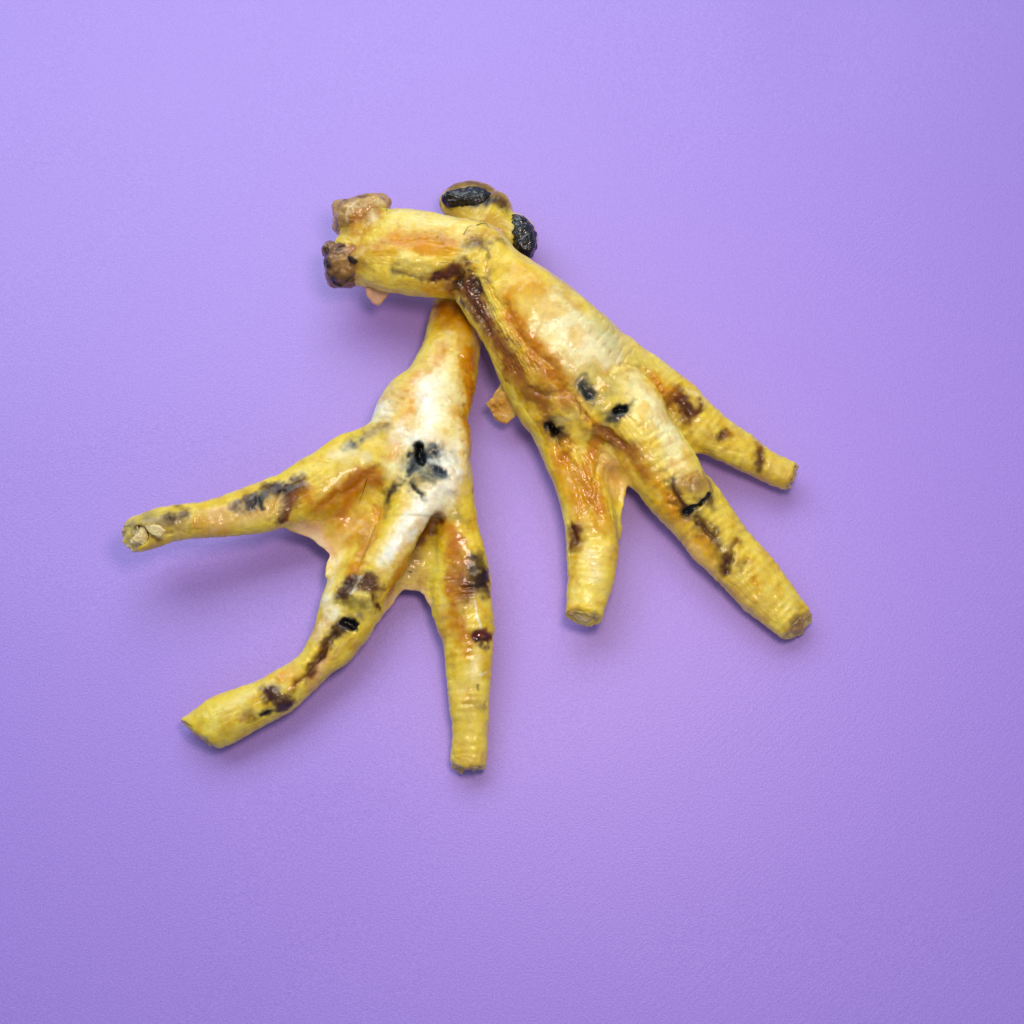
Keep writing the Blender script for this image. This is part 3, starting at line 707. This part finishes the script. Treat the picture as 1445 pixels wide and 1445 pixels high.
d(-4, 6, [(935, 665), (948, 700), (962, 718)]); d(-4, 4, [(945, 712), (968, 730)]); d(-4, 7, [(985, 733), (1005, 758)]); d(-7, 4.5, [(968, 722), (1000, 698)]); d(-2.5, 3, [(968, 672), (962, 700)]); d(-2, 3, [(978, 676), (974, 706)]); d(2.5, 5, [(985, 672), (1000, 690)]); d(-1.8, 3, [(990, 680), (988, 704)]); d(2, 4, [(970, 668), (990, 664)])
d(-4, 5, [(1028, 805), (1038, 770)]); d(-3, 4, [(1022, 785), (1026, 803)]); d(-2.5, 4, [(1052, 800), (1058, 790)])
d(-3, 6, [(950, 560), (965, 585)]); d(-3, 5, [(1018, 612), (1024, 622)]); d(-3, 5, [(1072, 640), (1080, 658)])
d(-3, 5, [(803, 735), (812, 765)]); 
for k in range(9):   # stringy tendons of the side fold
    o = 4.5 * k; d(-2.0 - (k % 3) * .6, 2.4, [(652 + o * .9, 402 - o * .3), (668 + o, 438 - o * .25), (692 + o * 1.1, 478 - o * .2), (715 + o * 1.2, 525 - o * .1)])
for k in range(6):
    o = 7 * k; d(-1.8, 2.6, [(790 + o * .5, 612 + o * .3), (800 + o * .8, 650), (815 + o * .8, 690), (822 + o * .6, 730)])
d(-3.5, 6, [(470, 345), (498, 350)]); d(3, 8, [(505, 300), (500, 325)]); d(-3, 5, [(488, 318), (495, 296)]); d(3, 7, [(485, 385), (500, 365)]); d(-4, 5, [(466, 368), (474, 360)])
d(-2, 9, [(560, 385), (600, 390), (640, 380)]); d(2.5, 8, [(570, 365), (610, 370)]); d(-2.5, 5, [(610, 398), (640, 395)])
for k in range(8):
    y = 590 + k * 13; d(-1.3, 3, [(905 + 6 * k, y + 12), (930 + 7 * k, y - 6)])
for k in range(10):
    t = k / 9; d(-1.3, 3, [(800 + 75 * t, 430 + 90 * t), (822 + 70 * t, 418 + 75 * t)])

s = fb.stain
# shank of the upper foot
s((240, 226, 160), .9, 22, [(560, 302), (610, 312), (650, 322)]); s(PALE, .6, 10, [(590, 308), (630, 318)]); s(AMB, .95, 18, [(560, 335), (600, 338), (635, 342)]); s((228, 158, 20), .9, 12, [(570, 340), (610, 345)])
s(AMB, .6, 9, [(530, 348), (545, 335)]); s(IVORY, .8, 14, [(560, 372), (600, 372)]); s(PUR, .6, 7, [(555, 382), (585, 388), (612, 390)]); s(BRN, .5, 6, [(575, 335), (620, 330)])
s(DAMB, .8, 12, [(612, 388), (640, 384)]); s((76, 30, 18), .85, 8, [(616, 386), (625, 390), (640, 382)]); s(YEL, .7, 14, [(560, 402), (590, 406)]); s(AMB, .85, 13, [(608, 408), (636, 408)], gloss=.6); s(DAMB, .7, 8, [(636, 400), (640, 420)])
s(GREYT, .75, 12, [(662, 345), (678, 340)]); s(PUR, .6, 9, [(665, 340), (688, 330)]); s(TAN, .6, 12, [(655, 330), (690, 325)]); s((222, 180, 160), .8, 8, [(692, 308), (700, 322)]); s(PUR, .5, 6, [(690, 335), (710, 340)])
s((70, 56, 46), .6, 3, [(684, 345), (686, 365)]); s(BRN, .8, 8, [(662, 368), (650, 384)])
# hock
s((190, 130, 66), .9, 22, [(500, 305), (515, 300)]); s((176, 104, 40), .8, 12, [(508, 310), (525, 302)]); s((104, 76, 46), .7, 10, [(485, 320), (480, 300)]); s(PALE, .7, 7, [(525, 312), (520, 285)]); s(WHITE, .6, 4, [(490, 290), (497, 296)])
s((150, 104, 52), .9, 20, [(480, 372), (500, 372)]); s((90, 60, 26), .8, 12, [(478, 385), (495, 392)]); s((190, 120, 90), .7, 9, [(495, 350), (510, 350)]); s(BLK, .95, 8, [(462, 360), (465, 372)], soft=.5, tight=True); s(BLK, .9, 5, [(493, 364), (500, 370)], soft=.5, tight=True)
s(BLK, .7, 5, [(470, 392), (485, 395), (494, 388)]); s(BRN, .6, 7, [(473, 395), (490, 402)]); s(AMB, .6, 8, [(512, 335), (520, 325)]); s(TAN, .6, 9, [(510, 390), (505, 405)])
# bend and curtain on its left
s(DAMB, .9, 16, [(658, 405), (680, 450), (705, 490)], gloss=.6); s(BRN, .8, 10, [(660, 400), (672, 435), (690, 464)], gloss=.4); s(DBR, .9, 6, [(647, 392), (645, 412), (655, 432)]); s(DBR, .85, 6, [(664, 390), (672, 418)]); s((90, 66, 26), .6, 8, [(660, 425), (676, 452)])
s((176, 120, 44), .6, 5, [(654, 405), (664, 435), (684, 460)]); s(OLV, .5, 7, [(665, 440), (682, 466)])
s(YEL, .85, 16, [(705, 372), (704, 410), (712, 440)]); s(IVORY, .7, 10, [(712, 400), (712, 445)]); s(DAMB, .6, 8, [(690, 380), (686, 400)]); s(AMB, .9, 14, [(722, 445), (742, 482), (775, 505), (795, 530)]); s((226, 154, 16), .9, 9, [(728, 450), (742, 478), (776, 508)])
s((200, 150, 50), .8, 16, [(700, 490), (730, 530)]); s(DAMB, .7, 9, [(695, 470), (715, 505)]); s(BRN, .7, 6, [(708, 470), (728, 490)]); s((196, 148, 40), .7, 16, [(735, 545), (755, 575)]); s(BRN, .6, 7, [(712, 520), (716, 540)])
s(OLV, .8, 12, [(760, 560), (745, 545)]); s((92, 78, 46), .7, 7, [(772, 556), (778, 550)]); s((220, 190, 90), .8, 9, [(765, 590), (795, 582)]); s(PALE, .6, 5, [(770, 592), (800, 588)])
s(BLK, 1, 7, [(774, 602), (782, 608)], soft=.5, tight=True); s(DBR, .8, 8, [(785, 606), (792, 618)]); s(BRN, .5, 9, [(790, 620), (800, 645)])
s((178, 116, 20), .7, 15, [(700, 480), (735, 525), (760, 555)], gloss=.4); s((140, 92, 24), .6, 9, [(690, 462), (722, 512), (742, 540)]); s((196, 138, 30), .7, 14, [(755, 525), (790, 570)], gloss=.3); s((120, 84, 30), .6, 7, [(738, 552), (762, 572), (772, 590)])
s((150, 104, 30), .5, 6, [(800, 575), (820, 600), (850, 622)]); s((206, 150, 40), .7, 12, [(765, 595), (785, 640), (796, 690)]); s(DAMB, .6, 6, [(806, 640), (818, 675), (824, 700)])
# broad pale back of the foot
s((228, 218, 168), .95, 44, [(775, 440), (810, 475), (850, 495)]); s(PALE, .8, 32, [(790, 455), (830, 490), (800, 500)]); s((206, 204, 158), .5, 24, [(840, 460), (870, 490)]); s(LEMON, .5, 16, [(830, 430), (855, 460)])
s((228, 180, 112), .4, 12, [(752, 402), (775, 412)]); s((228, 190, 120), .35, 8, [(790, 452), (800, 458)]); s((228, 190, 120), .25, 6, [(815, 480), (850, 490)]); s((226, 180, 90), .8, 20, [(735, 390), (755, 405)]); s(PALE, .8, 12, [(785, 412), (775, 420)])
s((196, 196, 168), .4, 18, [(855, 470), (870, 505)]); s(AMB, .6, 5, [(862, 496), (876, 490)]); s((232, 226, 190), .8, 14, [(855, 515), (870, 505)]); s((208, 196, 130), .7, 18, [(830, 530), (860, 540)]); s(OLV, .5, 10, [(845, 560), (865, 550)])
s(SLATE, .85, 11, [(818, 540), (828, 556)]); s((34, 42, 46), .9, 6, [(822, 548), (833, 561)], tight=True); s(BLK, .9, 3.5, [(826, 558), (836, 562)], tight=True); s(SLATE, .6, 10, [(858, 588), (872, 580)]); s((100, 100, 80), .5, 8, [(850, 575), (865, 590)])
s(BLK, 1, 6, [(870, 579), (881, 575)], soft=.4, tight=True); s(DAMB, .85, 4.5, [(886, 575), (902, 563)], tight=True); s(PALE, .7, 14, [(895, 545), (905, 530)])
# tendon across and the web
s(AMB, .85, 9, [(770, 530), (805, 562), (840, 600)]); s(DAMB, .6, 5, [(785, 545), (825, 585)]); s((130, 80, 20), .7, 3, [(806, 570), (838, 602)]); s(DAMB, .9, 12, [(845, 608), (880, 630), (905, 645)], gloss=.6); s(BRN, .7, 7, [(835, 622), (860, 625), (880, 632)])
s(AMB, .8, 14, [(905, 645), (930, 690), (950, 720)]); s((224, 182, 130), .8, 18, [(858, 650), (870, 690)]); s(ORG, .6, 10, [(880, 650), (888, 672)]); s(AMB, .85, 10, [(842, 625), (830, 660), (820, 690)], gloss=.5)
# inner toe
s(AMB, .85, 12, [(795, 625), (812, 670), (826, 705)], gloss=.9); s((240, 200, 90), .7, 10, [(785, 640), (800, 690)], gloss=.6); s(AMB, .7, 12, [(848, 700), (850, 740)], gloss=.5); s((96, 60, 16), .7, 2.0, [(802, 612), (810, 640), (818, 662)])
s(BRN, .9, 10, [(808, 750), (812, 762)]); s(DBR, .8, 4, [(804, 735), (806, 748)]); s(DAMB, .5, 12, [(812, 745), (818, 768)]); s((232, 212, 128), .85, 24, [(830, 790), (828, 830)]); s(PALE, .6, 12, [(836, 780), (840, 815)]); s(AMB, .5, 8, [(812, 790), (812, 820)])
s((214, 170, 60), .8, 7, [(803, 850), (845, 852)]); s(TAN, .6, 10, [(862, 790), (868, 740)])
# middle toe of the upper foot
s((240, 226, 160), .9, 34, [(905, 560), (930, 610), (955, 650)]); s(PALE, .8, 18, [(900, 545), (940, 610), (960, 650)]); s((226, 176, 50), .8, 8, [(905, 590), (915, 580)]); s((226, 176, 50), .7, 8, [(908, 630), (930, 628)]); s((226, 180, 60), .7, 8, [(925, 600), (935, 595)]); s(AMB, .6, 7, [(948, 655), (960, 648)]); s(LEMON, .6, 10, [(935, 640), (925, 655)])
s((178, 140, 84), .9, 19, [(968, 686), (988, 676)]); s(GREYT, .7, 10, [(985, 695), (998, 682)]); s((150, 110, 52), .7, 8, [(965, 700), (985, 700)]); s(TAN, .6, 7, [(975, 672), (992, 670)])
s(BRN, .9, 8, [(945, 680), (952, 698), (964, 712)]); s(DBR, .8, 5, [(952, 700), (964, 716)]); s(BLK, 1, 5.5, [(968, 722), (984, 711), (1000, 699)], soft=.4, tight=True, brk=0); s(DBR, .85, 4, [(944, 710), (956, 722), (966, 730)]); s(PUR, .6, 6, [(1002, 700), (1008, 715)]); s(PINK, .6, 6, [(965, 735), (972, 728)])
s((128, 88, 30), .9, 10, [(985, 732), (998, 748)]); s((120, 86, 34), .8, 12, [(998, 752), (1015, 772)]); s(AMB, .6, 12, [(1008, 790), (990, 760)]); s((228, 200, 110), .8, 16, [(1020, 740), (1040, 765)]); s((224, 184, 130), .7, 14, [(975, 770), (1000, 800)])
s(BRN, .9, 8, [(1024, 790), (1030, 804)], gloss=.4); s(DAMB, .85, 8, [(1030, 785), (1042, 770)]); s(DBR, .7, 3.5, [(1024, 784), (1030, 804), (1036, 790)]); s(DAMB, .7, 8, [(1050, 795), (1042, 806)]); s(AMB, .5, 8, [(1062, 800), (1058, 790)])
s((230, 208, 124), .9, 26, [(1070, 830), (1100, 855)]); s(IVORY, .6, 12, [(1075, 805), (1105, 840)]); s(AMB, .5, 8, [(1065, 820), (1085, 850)]); s((186, 148, 86), .75, 14, [(1128, 862), (1120, 882)]); s(TAN, .5, 14, [(1040, 830), (1075, 868)])
# outer toe
s((226, 206, 132), .8, 26, [(905, 505), (930, 525)]); s((224, 160, 30), .8, 14, [(930, 540), (945, 560)]); s(DAMB, .95, 14, [(952, 556), (962, 578), (968, 590)]); s(BRN, .8, 8, [(955, 562), (965, 580)]); s(DAMB, .85, 8, [(978, 590), (988, 574)]); s(PALE, .7, 8, [(975, 555), (992, 565)])
s((120, 74, 22), .95, 9, [(1018, 618), (1026, 614)], tight=True); s(AMB, .7, 9, [(1025, 628), (1038, 612)]); s(GREYT, .5, 10, [(998, 618), (1006, 622)]); s((230, 206, 120), .7, 16, [(1030, 645), (990, 620)]); s(BRN, .85, 7, [(1078, 648), (1076, 660)]); s(DAMB, .8, 9, [(1068, 642), (1074, 632)]); s(TAN, .5, 14, [(1095, 665), (1112, 672)]); s(PINK, .4, 9, [(1050, 668), (1075, 684)])
# broad soft bruises and deep amber of the folds
s(DAMB, .6, 12, [(575, 338), (625, 342)]); s((222, 156, 18), .7, 14, [(562, 336), (606, 342)]); s((110, 58, 20), .6, 12, [(625, 386), (650, 372)]); s((110, 62, 20), .5, 12, [(655, 402), (672, 432), (692, 466)], gloss=.35); s(DAMB, .7, 14, [(688, 460), (708, 500), (726, 535)], gloss=.3)
s((196, 126, 12), .8, 12, [(722, 444), (744, 482), (776, 508), (796, 536)], gloss=.3); s(DAMB, .6, 12, [(752, 545), (775, 570)]); s(AMB, .6, 14, [(800, 625), (815, 670), (825, 700)], gloss=.7); s((170, 104, 18), .6, 12, [(850, 612), (890, 640), (915, 668)], gloss=.5)
s((70, 40, 14), .85, 11, [(948, 684), (956, 704), (964, 718)]); s((88, 58, 22), .7, 13, [(988, 735), (1012, 768)]); s((92, 50, 14), .8, 11, [(1026, 800), (1032, 782)]); s(BLK, 1, 5, [(968, 722), (984, 711), (1000, 699)], soft=.5, tight=True, brk=0)
s((104, 58, 14), .75, 14, [(955, 562), (966, 586)]); s((110, 62, 16), .6, 9, [(980, 588), (988, 574)]); s((104, 60, 18), .7, 10, [(1020, 618)]); s((104, 60, 20), .7, 10, [(1076, 646), (1074, 658)]); s((104, 56, 18), .7, 12, [(810, 752), (812, 764)])
s((44, 52, 54), .6, 11, [(822, 548), (834, 560)]); s((60, 64, 58), .6, 9, [(872, 580), (862, 588)]); s(BLK, 1, 6.5, [(870, 579), (881, 575)], soft=.5, tight=True); s(BLK, 1, 8, [(774, 602), (783, 609)], soft=.6, tight=True)
s((236, 226, 180), .7, 22, [(785, 450), (820, 490)]); s((238, 228, 178), .6, 16, [(930, 580), (955, 640)])
s((208, 138, 12), .8, 14, [(715, 420), (732, 462), (760, 496)], gloss=.3); s((190, 118, 12), .7, 14, [(745, 500), (780, 535), (800, 560)], gloss=.3); s((172, 108, 16), .7, 14, [(715, 520), (742, 555), (768, 578)], gloss=.3); s((208, 140, 14), .8, 14, [(790, 640), (808, 690), (812, 720)], gloss=.6)
s((206, 134, 12), .7, 16, [(836, 640), (840, 690), (848, 735)], gloss=.5); s((222, 158, 16), .8, 15, [(560, 336), (605, 342), (632, 352)]); s((214, 150, 24), .6, 12, [(530, 352), (552, 362)]); s((206, 140, 18), .7, 12, [(922, 532), (944, 552)]); s((212, 150, 30), .5, 12, [(938, 700), (960, 735), (985, 765)])
s((60, 62, 54), .6, 12, [(868, 582), (884, 572)]); s((66, 52, 30), .7, 13, [(774, 600), (786, 612)]); s((58, 40, 22), .7, 9, [(968, 724), (1002, 700)]); s(BLK, 1, 4.6, [(870, 579), (881, 575)], soft=.8, tight=True); s(BLK, 1, 5, [(775, 603), (783, 609)], soft=.8, tight=True); s(BLK, 1, 5, [(966, 723), (984, 711), (1000, 699)], soft=.6, tight=True, brk=0)
s((240, 236, 200), .7, 22, [(795, 455), (830, 488)]); s((244, 238, 196), .7, 14, [(915, 560), (945, 622)])
fib = vnoise(fb.st, 1.0, 151) * .5 + vnoise(np.c_[fb.st[:, 0] * .5, fb.st[:, 1] * .4, fb.st[:, 2] * .4], 1.0, 152) * .5
mottle(fb, fib, fbm(fb.P0, 18, 153, 4))
originB = np.array([0., 0., 0.]); originB[:2] = at(800, 600, 0)[:2]
footB = foot_empty(originB, "yellow chicken foot lying on top, with brown cut hock and broad pale back")
fb.mesh("skin", M_skin, originB, footB, depth=1.28)


# ------------------------------------------------------------------ small parts of each foot
def part(name, prims, mat, base, origin, parent, h=1.2, sub=(), stains=(), rel=((1.5, 8, 3),), gloss=0.0, label=None, lift=0.6, mot=0.0):
    P, Q = build_sdf(prims, h, subtract=sub, lift=lift); P = smooth(P, Q, 1)
    f = Surf(P, Q, base); f.G[:] = gloss
    for amp, sc, sd in rel:
        f.relief(amp, sc, sd, 3)
    for a in stains:
        f.stain(*a[:4], **(a[4] if len(a) > 4 else {}))
    if mot:
        k = fbm(f.P0, 7, 88, 3); f.C *= (1 + mot * k)[:, None]
    o = f.mesh(name, mat, origin, parent)
    if label:
        o["label"] = label
    return o


# cartilage condyles of both hocks
part("joint_knob", [Blob(657, 278, 66, 30, 14, 12, -12), Blob(638, 281, 63, 12, 9, 11, 10), Blob(680, 284, 64, 16, 8, 11, -30)], M_knob, (14, 15, 18), originA, footA, gloss=.6, rel=((2.4, 10, 3), (0.9, 5, 4)),
     stains=[((58, 68, 78), .6, 7, [(650, 271), (672, 273)]), ((84, 52, 28), .8, 6, [(688, 286), (696, 292)])])
part("joint_knob", [Blob(738, 334, 62, 19, 29, 18, -14), Blob(728, 316, 60, 13, 14, 15, 0), Blob(743, 350, 58, 12, 14, 16, 0)], M_knob, (11, 12, 15), originA, footA, gloss=.85, rel=((2.4, 9, 5), (.8, 4, 6)),
     stains=[((76, 84, 96), .6, 6, [(722, 308), (730, 318)]), ((110, 110, 110), .3, 3, [(732, 345), (745, 350)])])
part("joint_knob", [Blob(504, 306, 104, 34, 25, 30, -14), Blob(488, 318, 94, 17, 18, 26, 0), Blob(528, 294, 106, 22, 20, 26, 0), Blob(482, 296, 98, 14, 12, 20, 40), Blob(516, 284, 100, 18, 8, 14, -8), Blob(540, 284, 104, 10, 6, 10, 10)], M_carp, (188, 150, 82), originB, footB, gloss=.35, rel=((3.0, 18, 15), (0.9, 6, 16)), mot=.25,
     stains=[((186, 118, 34), .9, 11, [(502, 310), (526, 303)]), ((84, 66, 44), .8, 6, [(474, 326), (473, 306), (486, 286), (503, 279)]), ((232, 214, 168), .8, 4, [(486, 304), (494, 290), (502, 286)]), ((226, 206, 150), .9, 8, [(532, 284), (540, 300), (530, 318)]), ((232, 196, 90), .8, 6, [(512, 322), (526, 316)]), (BRN, .6, 4, [(492, 312), (504, 316)]), (DBR, .7, 3, [(486, 284), (512, 278), (540, 279)], dict(tight=True))])
part("joint_knob", [Blob(488, 374, 96, 31, 27, 30, 10), Blob(502, 354, 98, 22, 18, 24, 0), Blob(488, 392, 88, 20, 14, 22, 10), Blob(466, 352, 94, 11, 12, 18, 0), Blob(474, 394, 90, 12, 11, 18, 30)], M_carp, (132, 94, 46), originB, footB, gloss=.4, rel=((3.2, 16, 18), (1.0, 6, 19)), mot=.3,
     stains=[((92, 62, 28), .85, 9, [(478, 388), (498, 394)]), ((204, 150, 112), .8, 6, [(490, 350), (514, 352)]), ((190, 110, 50), .7, 5, [(488, 344), (506, 342)]), (BLK, .95, 7, [(461, 354), (464, 374)], dict(tight=True)), (BLK, .95, 4.5, [(493, 364), (502, 369)], dict(tight=True)), (BLK, .8, 4, [(468, 390), (484, 398), (498, 388)], dict(tight=True)),
             ((186, 144, 76), .8, 8, [(478, 364), (486, 380)]), (DBR, .8, 5, [(468, 396), (480, 404), (498, 405)]), (BLK, .9, 5, [(458, 350), (459, 372), (466, 392), (478, 401)], dict(tight=True)), (BLK, .8, 4, [(476, 352), (484, 346)], dict(tight=True)), ((226, 206, 160), .6, 3, [(462, 346), (470, 341)])])


def cut_end(tube, origin, parent, base, bone, relief=2.6, seed=1, hollow=0.0, scale=0.84):
    """raw cut end of a toe: a lumpy disc set in the end of the limb with a paler bone at its middle"""
    c = tube.c[-1]; T = np.array([tube.t1[0], tube.t1[1], 0.0]); U = np.array([-tube.t1[1], tube.t1[0], 0.0]); Zv = np.array([0, 0, 1.0])
    n = T * math.cos(tube.ct) + Zv * math.sin(tube.ct) + U * tube.sk * math.cos(tube.ct); n /= np.linalg.norm(n)
    e1 = U - n * (U @ n); e1 /= np.linalg.norm(e1); e2 = np.cross(n, e1)
    if e2[2] < 0:
        e2 = -e2
    hw = c[3]; hh = c[4] / max(math.cos(tube.ct), .6)
    NR, NA = 22, 72
    pts = []; cols = []; g = []
    for i in range(NR + 1):
        r = i / NR
        for j in range(NA):
            a = 2 * math.pi * j / NA
            rr = r * (1 + .09 * math.sin(3 * a + seed) + .06 * math.sin(7 * a + 2 * seed) + .04 * math.sin(11 * a + seed)) * scale
            x, y = rr * hw * math.cos(a), rr * hh * math.sin(a)
            pts.append((x, y, r))
    pts = np.array(pts)
    nz = fbm(np.c_[pts[:, 0], pts[:, 1], np.full(len(pts), seed * 31.0)], 7, seed, 3)
    r = pts[:, 2]
    hgt = relief * nz + 2.2 * np.exp(-(r / .42) ** 2 * 1.5) - 2.2 * np.exp(-((r - .62) / .16) ** 2) - hollow * np.exp(-(r / .7) ** 2) + .9 - 2.2 * sstep(.9, 1.0, r)
    c0 = np.array([c[0], c[1], c[2]])
    W = c0 + pts[:, :1] * e1 + pts[:, 1:2] * e2 + hgt[:, None] * n
    W[:, 2] = np.maximum(W[:, 2], .5)
    Q = []
    for i in range(NR):
        for j in range(NA):
            a, b2 = i * NA + j, i * NA + (j + 1) % NA
            Q.append((a, a + NA, b2 + NA, b2))
    Q = np.array(Q)
    f = Surf.__new__(Surf); f.P = W; f.P0 = W.copy(); f.Q = Q
    f.N = np.tile(n, (len(W), 1))
    C = np.tile(srgb(*base), (len(W), 1)); kb = (1 - sstep(.38, .55, r + .12 * nz))[:, None]
    C = C + (srgb(*bone) - C) * kb
    ring = np.exp(-((r - .62) / .13) ** 2)[:, None] * .28; C = C + (srgb(150, 100, 60) - C) * ring
    C *= (1 + .22 * nz)[:, None]
    f.C = C; f.G = np.full(len(W), .15)
    return f.mesh("cut_end", M_cut, origin, parent)


cut_end(A1, originA, footA, (206, 184, 130), (216, 190, 128), seed=2, hollow=5.0)
cut_end(A2, originA, footA, (216, 186, 110), (214, 168, 130), seed=3)
cut_end(A3, originA, footA, (206, 180, 120), (190, 150, 100), seed=4)
cut_end(B1, originB, footB, (218, 188, 96), (220, 196, 130), seed=5)
cut_end(B2, originB, footB, (196, 162, 100), (180, 138, 84), seed=6)
cut_end(B3, originB, footB, (206, 176, 118), (200, 170, 130), seed=7)

# shell of dried skin and splinter of cartilage in the raised left toe tip
part("cartilage", [Sheet([(206, 742, 116), (222, 738, 118), (236, 748, 117), (228, 760, 112), (214, 756, 112)], t=1.2, k=3, wave=1.0),
                   Blob(198, 752, 108, 5, 11, 6, 20), Blob(192, 762, 102, 9, 5, 6, -20), Blob(204, 760, 104, 4, 10, 5, 0)], M_cut, (226, 206, 150), originA, footA, h=0.9,
     rel=((1.2, 5, 9),), mot=.25)
# ragged edge at the tip of the right toe
part("skin_flap", [Sheet([(640, 1076, 18), (662, 1080, 20), (684, 1074, 17), (684, 1080, 12), (668, 1083, 10), (655, 1090, 8), (651, 1095, 6), (645, 1088, 8), (637, 1083, 11)], t=1.3, k=3, wave=1.0)], M_skin, (196, 166, 110), originA, footA, h=0.9, rel=((.8, 6, 4),), mot=.25)
# flaps of skin of the upper foot
part("skin_flap", [Sheet([(716, 528, 66), (711, 538, 62), (702, 550, 54), (685, 570, 44), (690, 579, 41), (695, 589, 38), (706, 594, 37), (715, 601, 36), (726, 592, 42), (736, 578, 52), (742, 556, 60)], t=2.6, k=5, wave=3.0)],
     M_skin, (204, 166, 88), originB, footB, h=1.1, rel=((2.0, 14, 6), (.7, 5, 7)), gloss=.4, mot=.28,
     stains=[(BRN, .7, 7, [(713, 530), (714, 546)]), (AMB, .6, 12, [(700, 575), (720, 560)]), ((190, 120, 40), .5, 5, [(690, 570), (697, 588), (714, 599)])])
part("skin_flap", [Sheet([(508, 398, 78), (516, 410, 74), (519, 420, 70), (525, 428, 66), (533, 431, 64), (541, 427, 65), (547, 418, 68), (558, 404, 76)], t=2.5, k=5, wave=2.0)],
     M_skin, (224, 178, 140), originB, footB, h=1.1, rel=((.8, 8, 6),), gloss=.3, mot=.15, stains=[(PINK, .6, 10, [(530, 420)])])
# ragged skin on the notched hock and the tip of the inner toe
part("skin_flap", [Sheet([(800, 858, 50), (845, 856, 50), (842, 868, 42), (832, 873, 39), (824, 879, 36), (812, 876, 37), (806, 873, 39), (799, 866, 43)], t=1.3, k=3, wave=1.5)], M_skin, (216, 186, 110), originB, footB, h=0.9, rel=((1.0, 5, 8),), mot=.25)


# bristles: stray barbs of feather stuck to the skin
def bristle(f, pts, lift, rad, origin, parent):
    H3 = [f.hit(px, py) + np.array([0, 0, l]) for (px, py), l in zip(pts, lift)]
    c = catmull(np.c_[np.array(H3), np.zeros((len(H3), 2))], 1.2)[:, :3]
    V = []; F = []
    for i, p in enumerate(c):
        t = c[min(i + 1, len(c) - 1)] - c[max(i - 1, 0)]; t = t / max(np.linalg.norm(t), 1e-9)
        a = np.cross(t, [0.3, 0.2, 1]); a /= np.linalg.norm(a); b2 = np.cross(t, a)
        r = rad * (1 - .8 * i / len(c))
        for k in range(5):
            th = 2 * math.pi * k / 5; V.append((p + r * (a * math.cos(th) + b2 * math.sin(th)) - origin) * S)
        if i:
            for k in range(5):
                F.append(((i - 1) * 5 + k, (i - 1) * 5 + (k + 1) % 5, i * 5 + (k + 1) % 5, i * 5 + k))
    me = bpy.data.meshes.new("bristle"); me.from_pydata([tuple(v) for v in V], [], F); me.materials.append(M_hair)
    o = bpy.data.objects.new("bristle", me); COL.objects.link(o); o.parent = parent
    return o


bristle(fb, [(654, 331), (660, 322), (668, 318)], (.5, 2, .5), .55, originB, footB)
bristle(fb, [(668, 306), (678, 313), (690, 321)], (.5, 2.5, 2), .5, originB, footB)
bristle(fb, [(672, 318), (684, 316), (694, 325)], (.5, 2, 1), .5, originB, footB)
bristle(fb, [(545, 298), (548, 295)], (1, 4), .9, originB, footB)
bristle(fb, [(792, 648), (793, 649)], (1, 2), 1.0, originB, footB)
bristle(fa, [(518, 676), (512, 696), (506, 712)], (.5, 1.5, .5), .5, originA, footA)
print("verts", len(fa.P), len(fb.P))
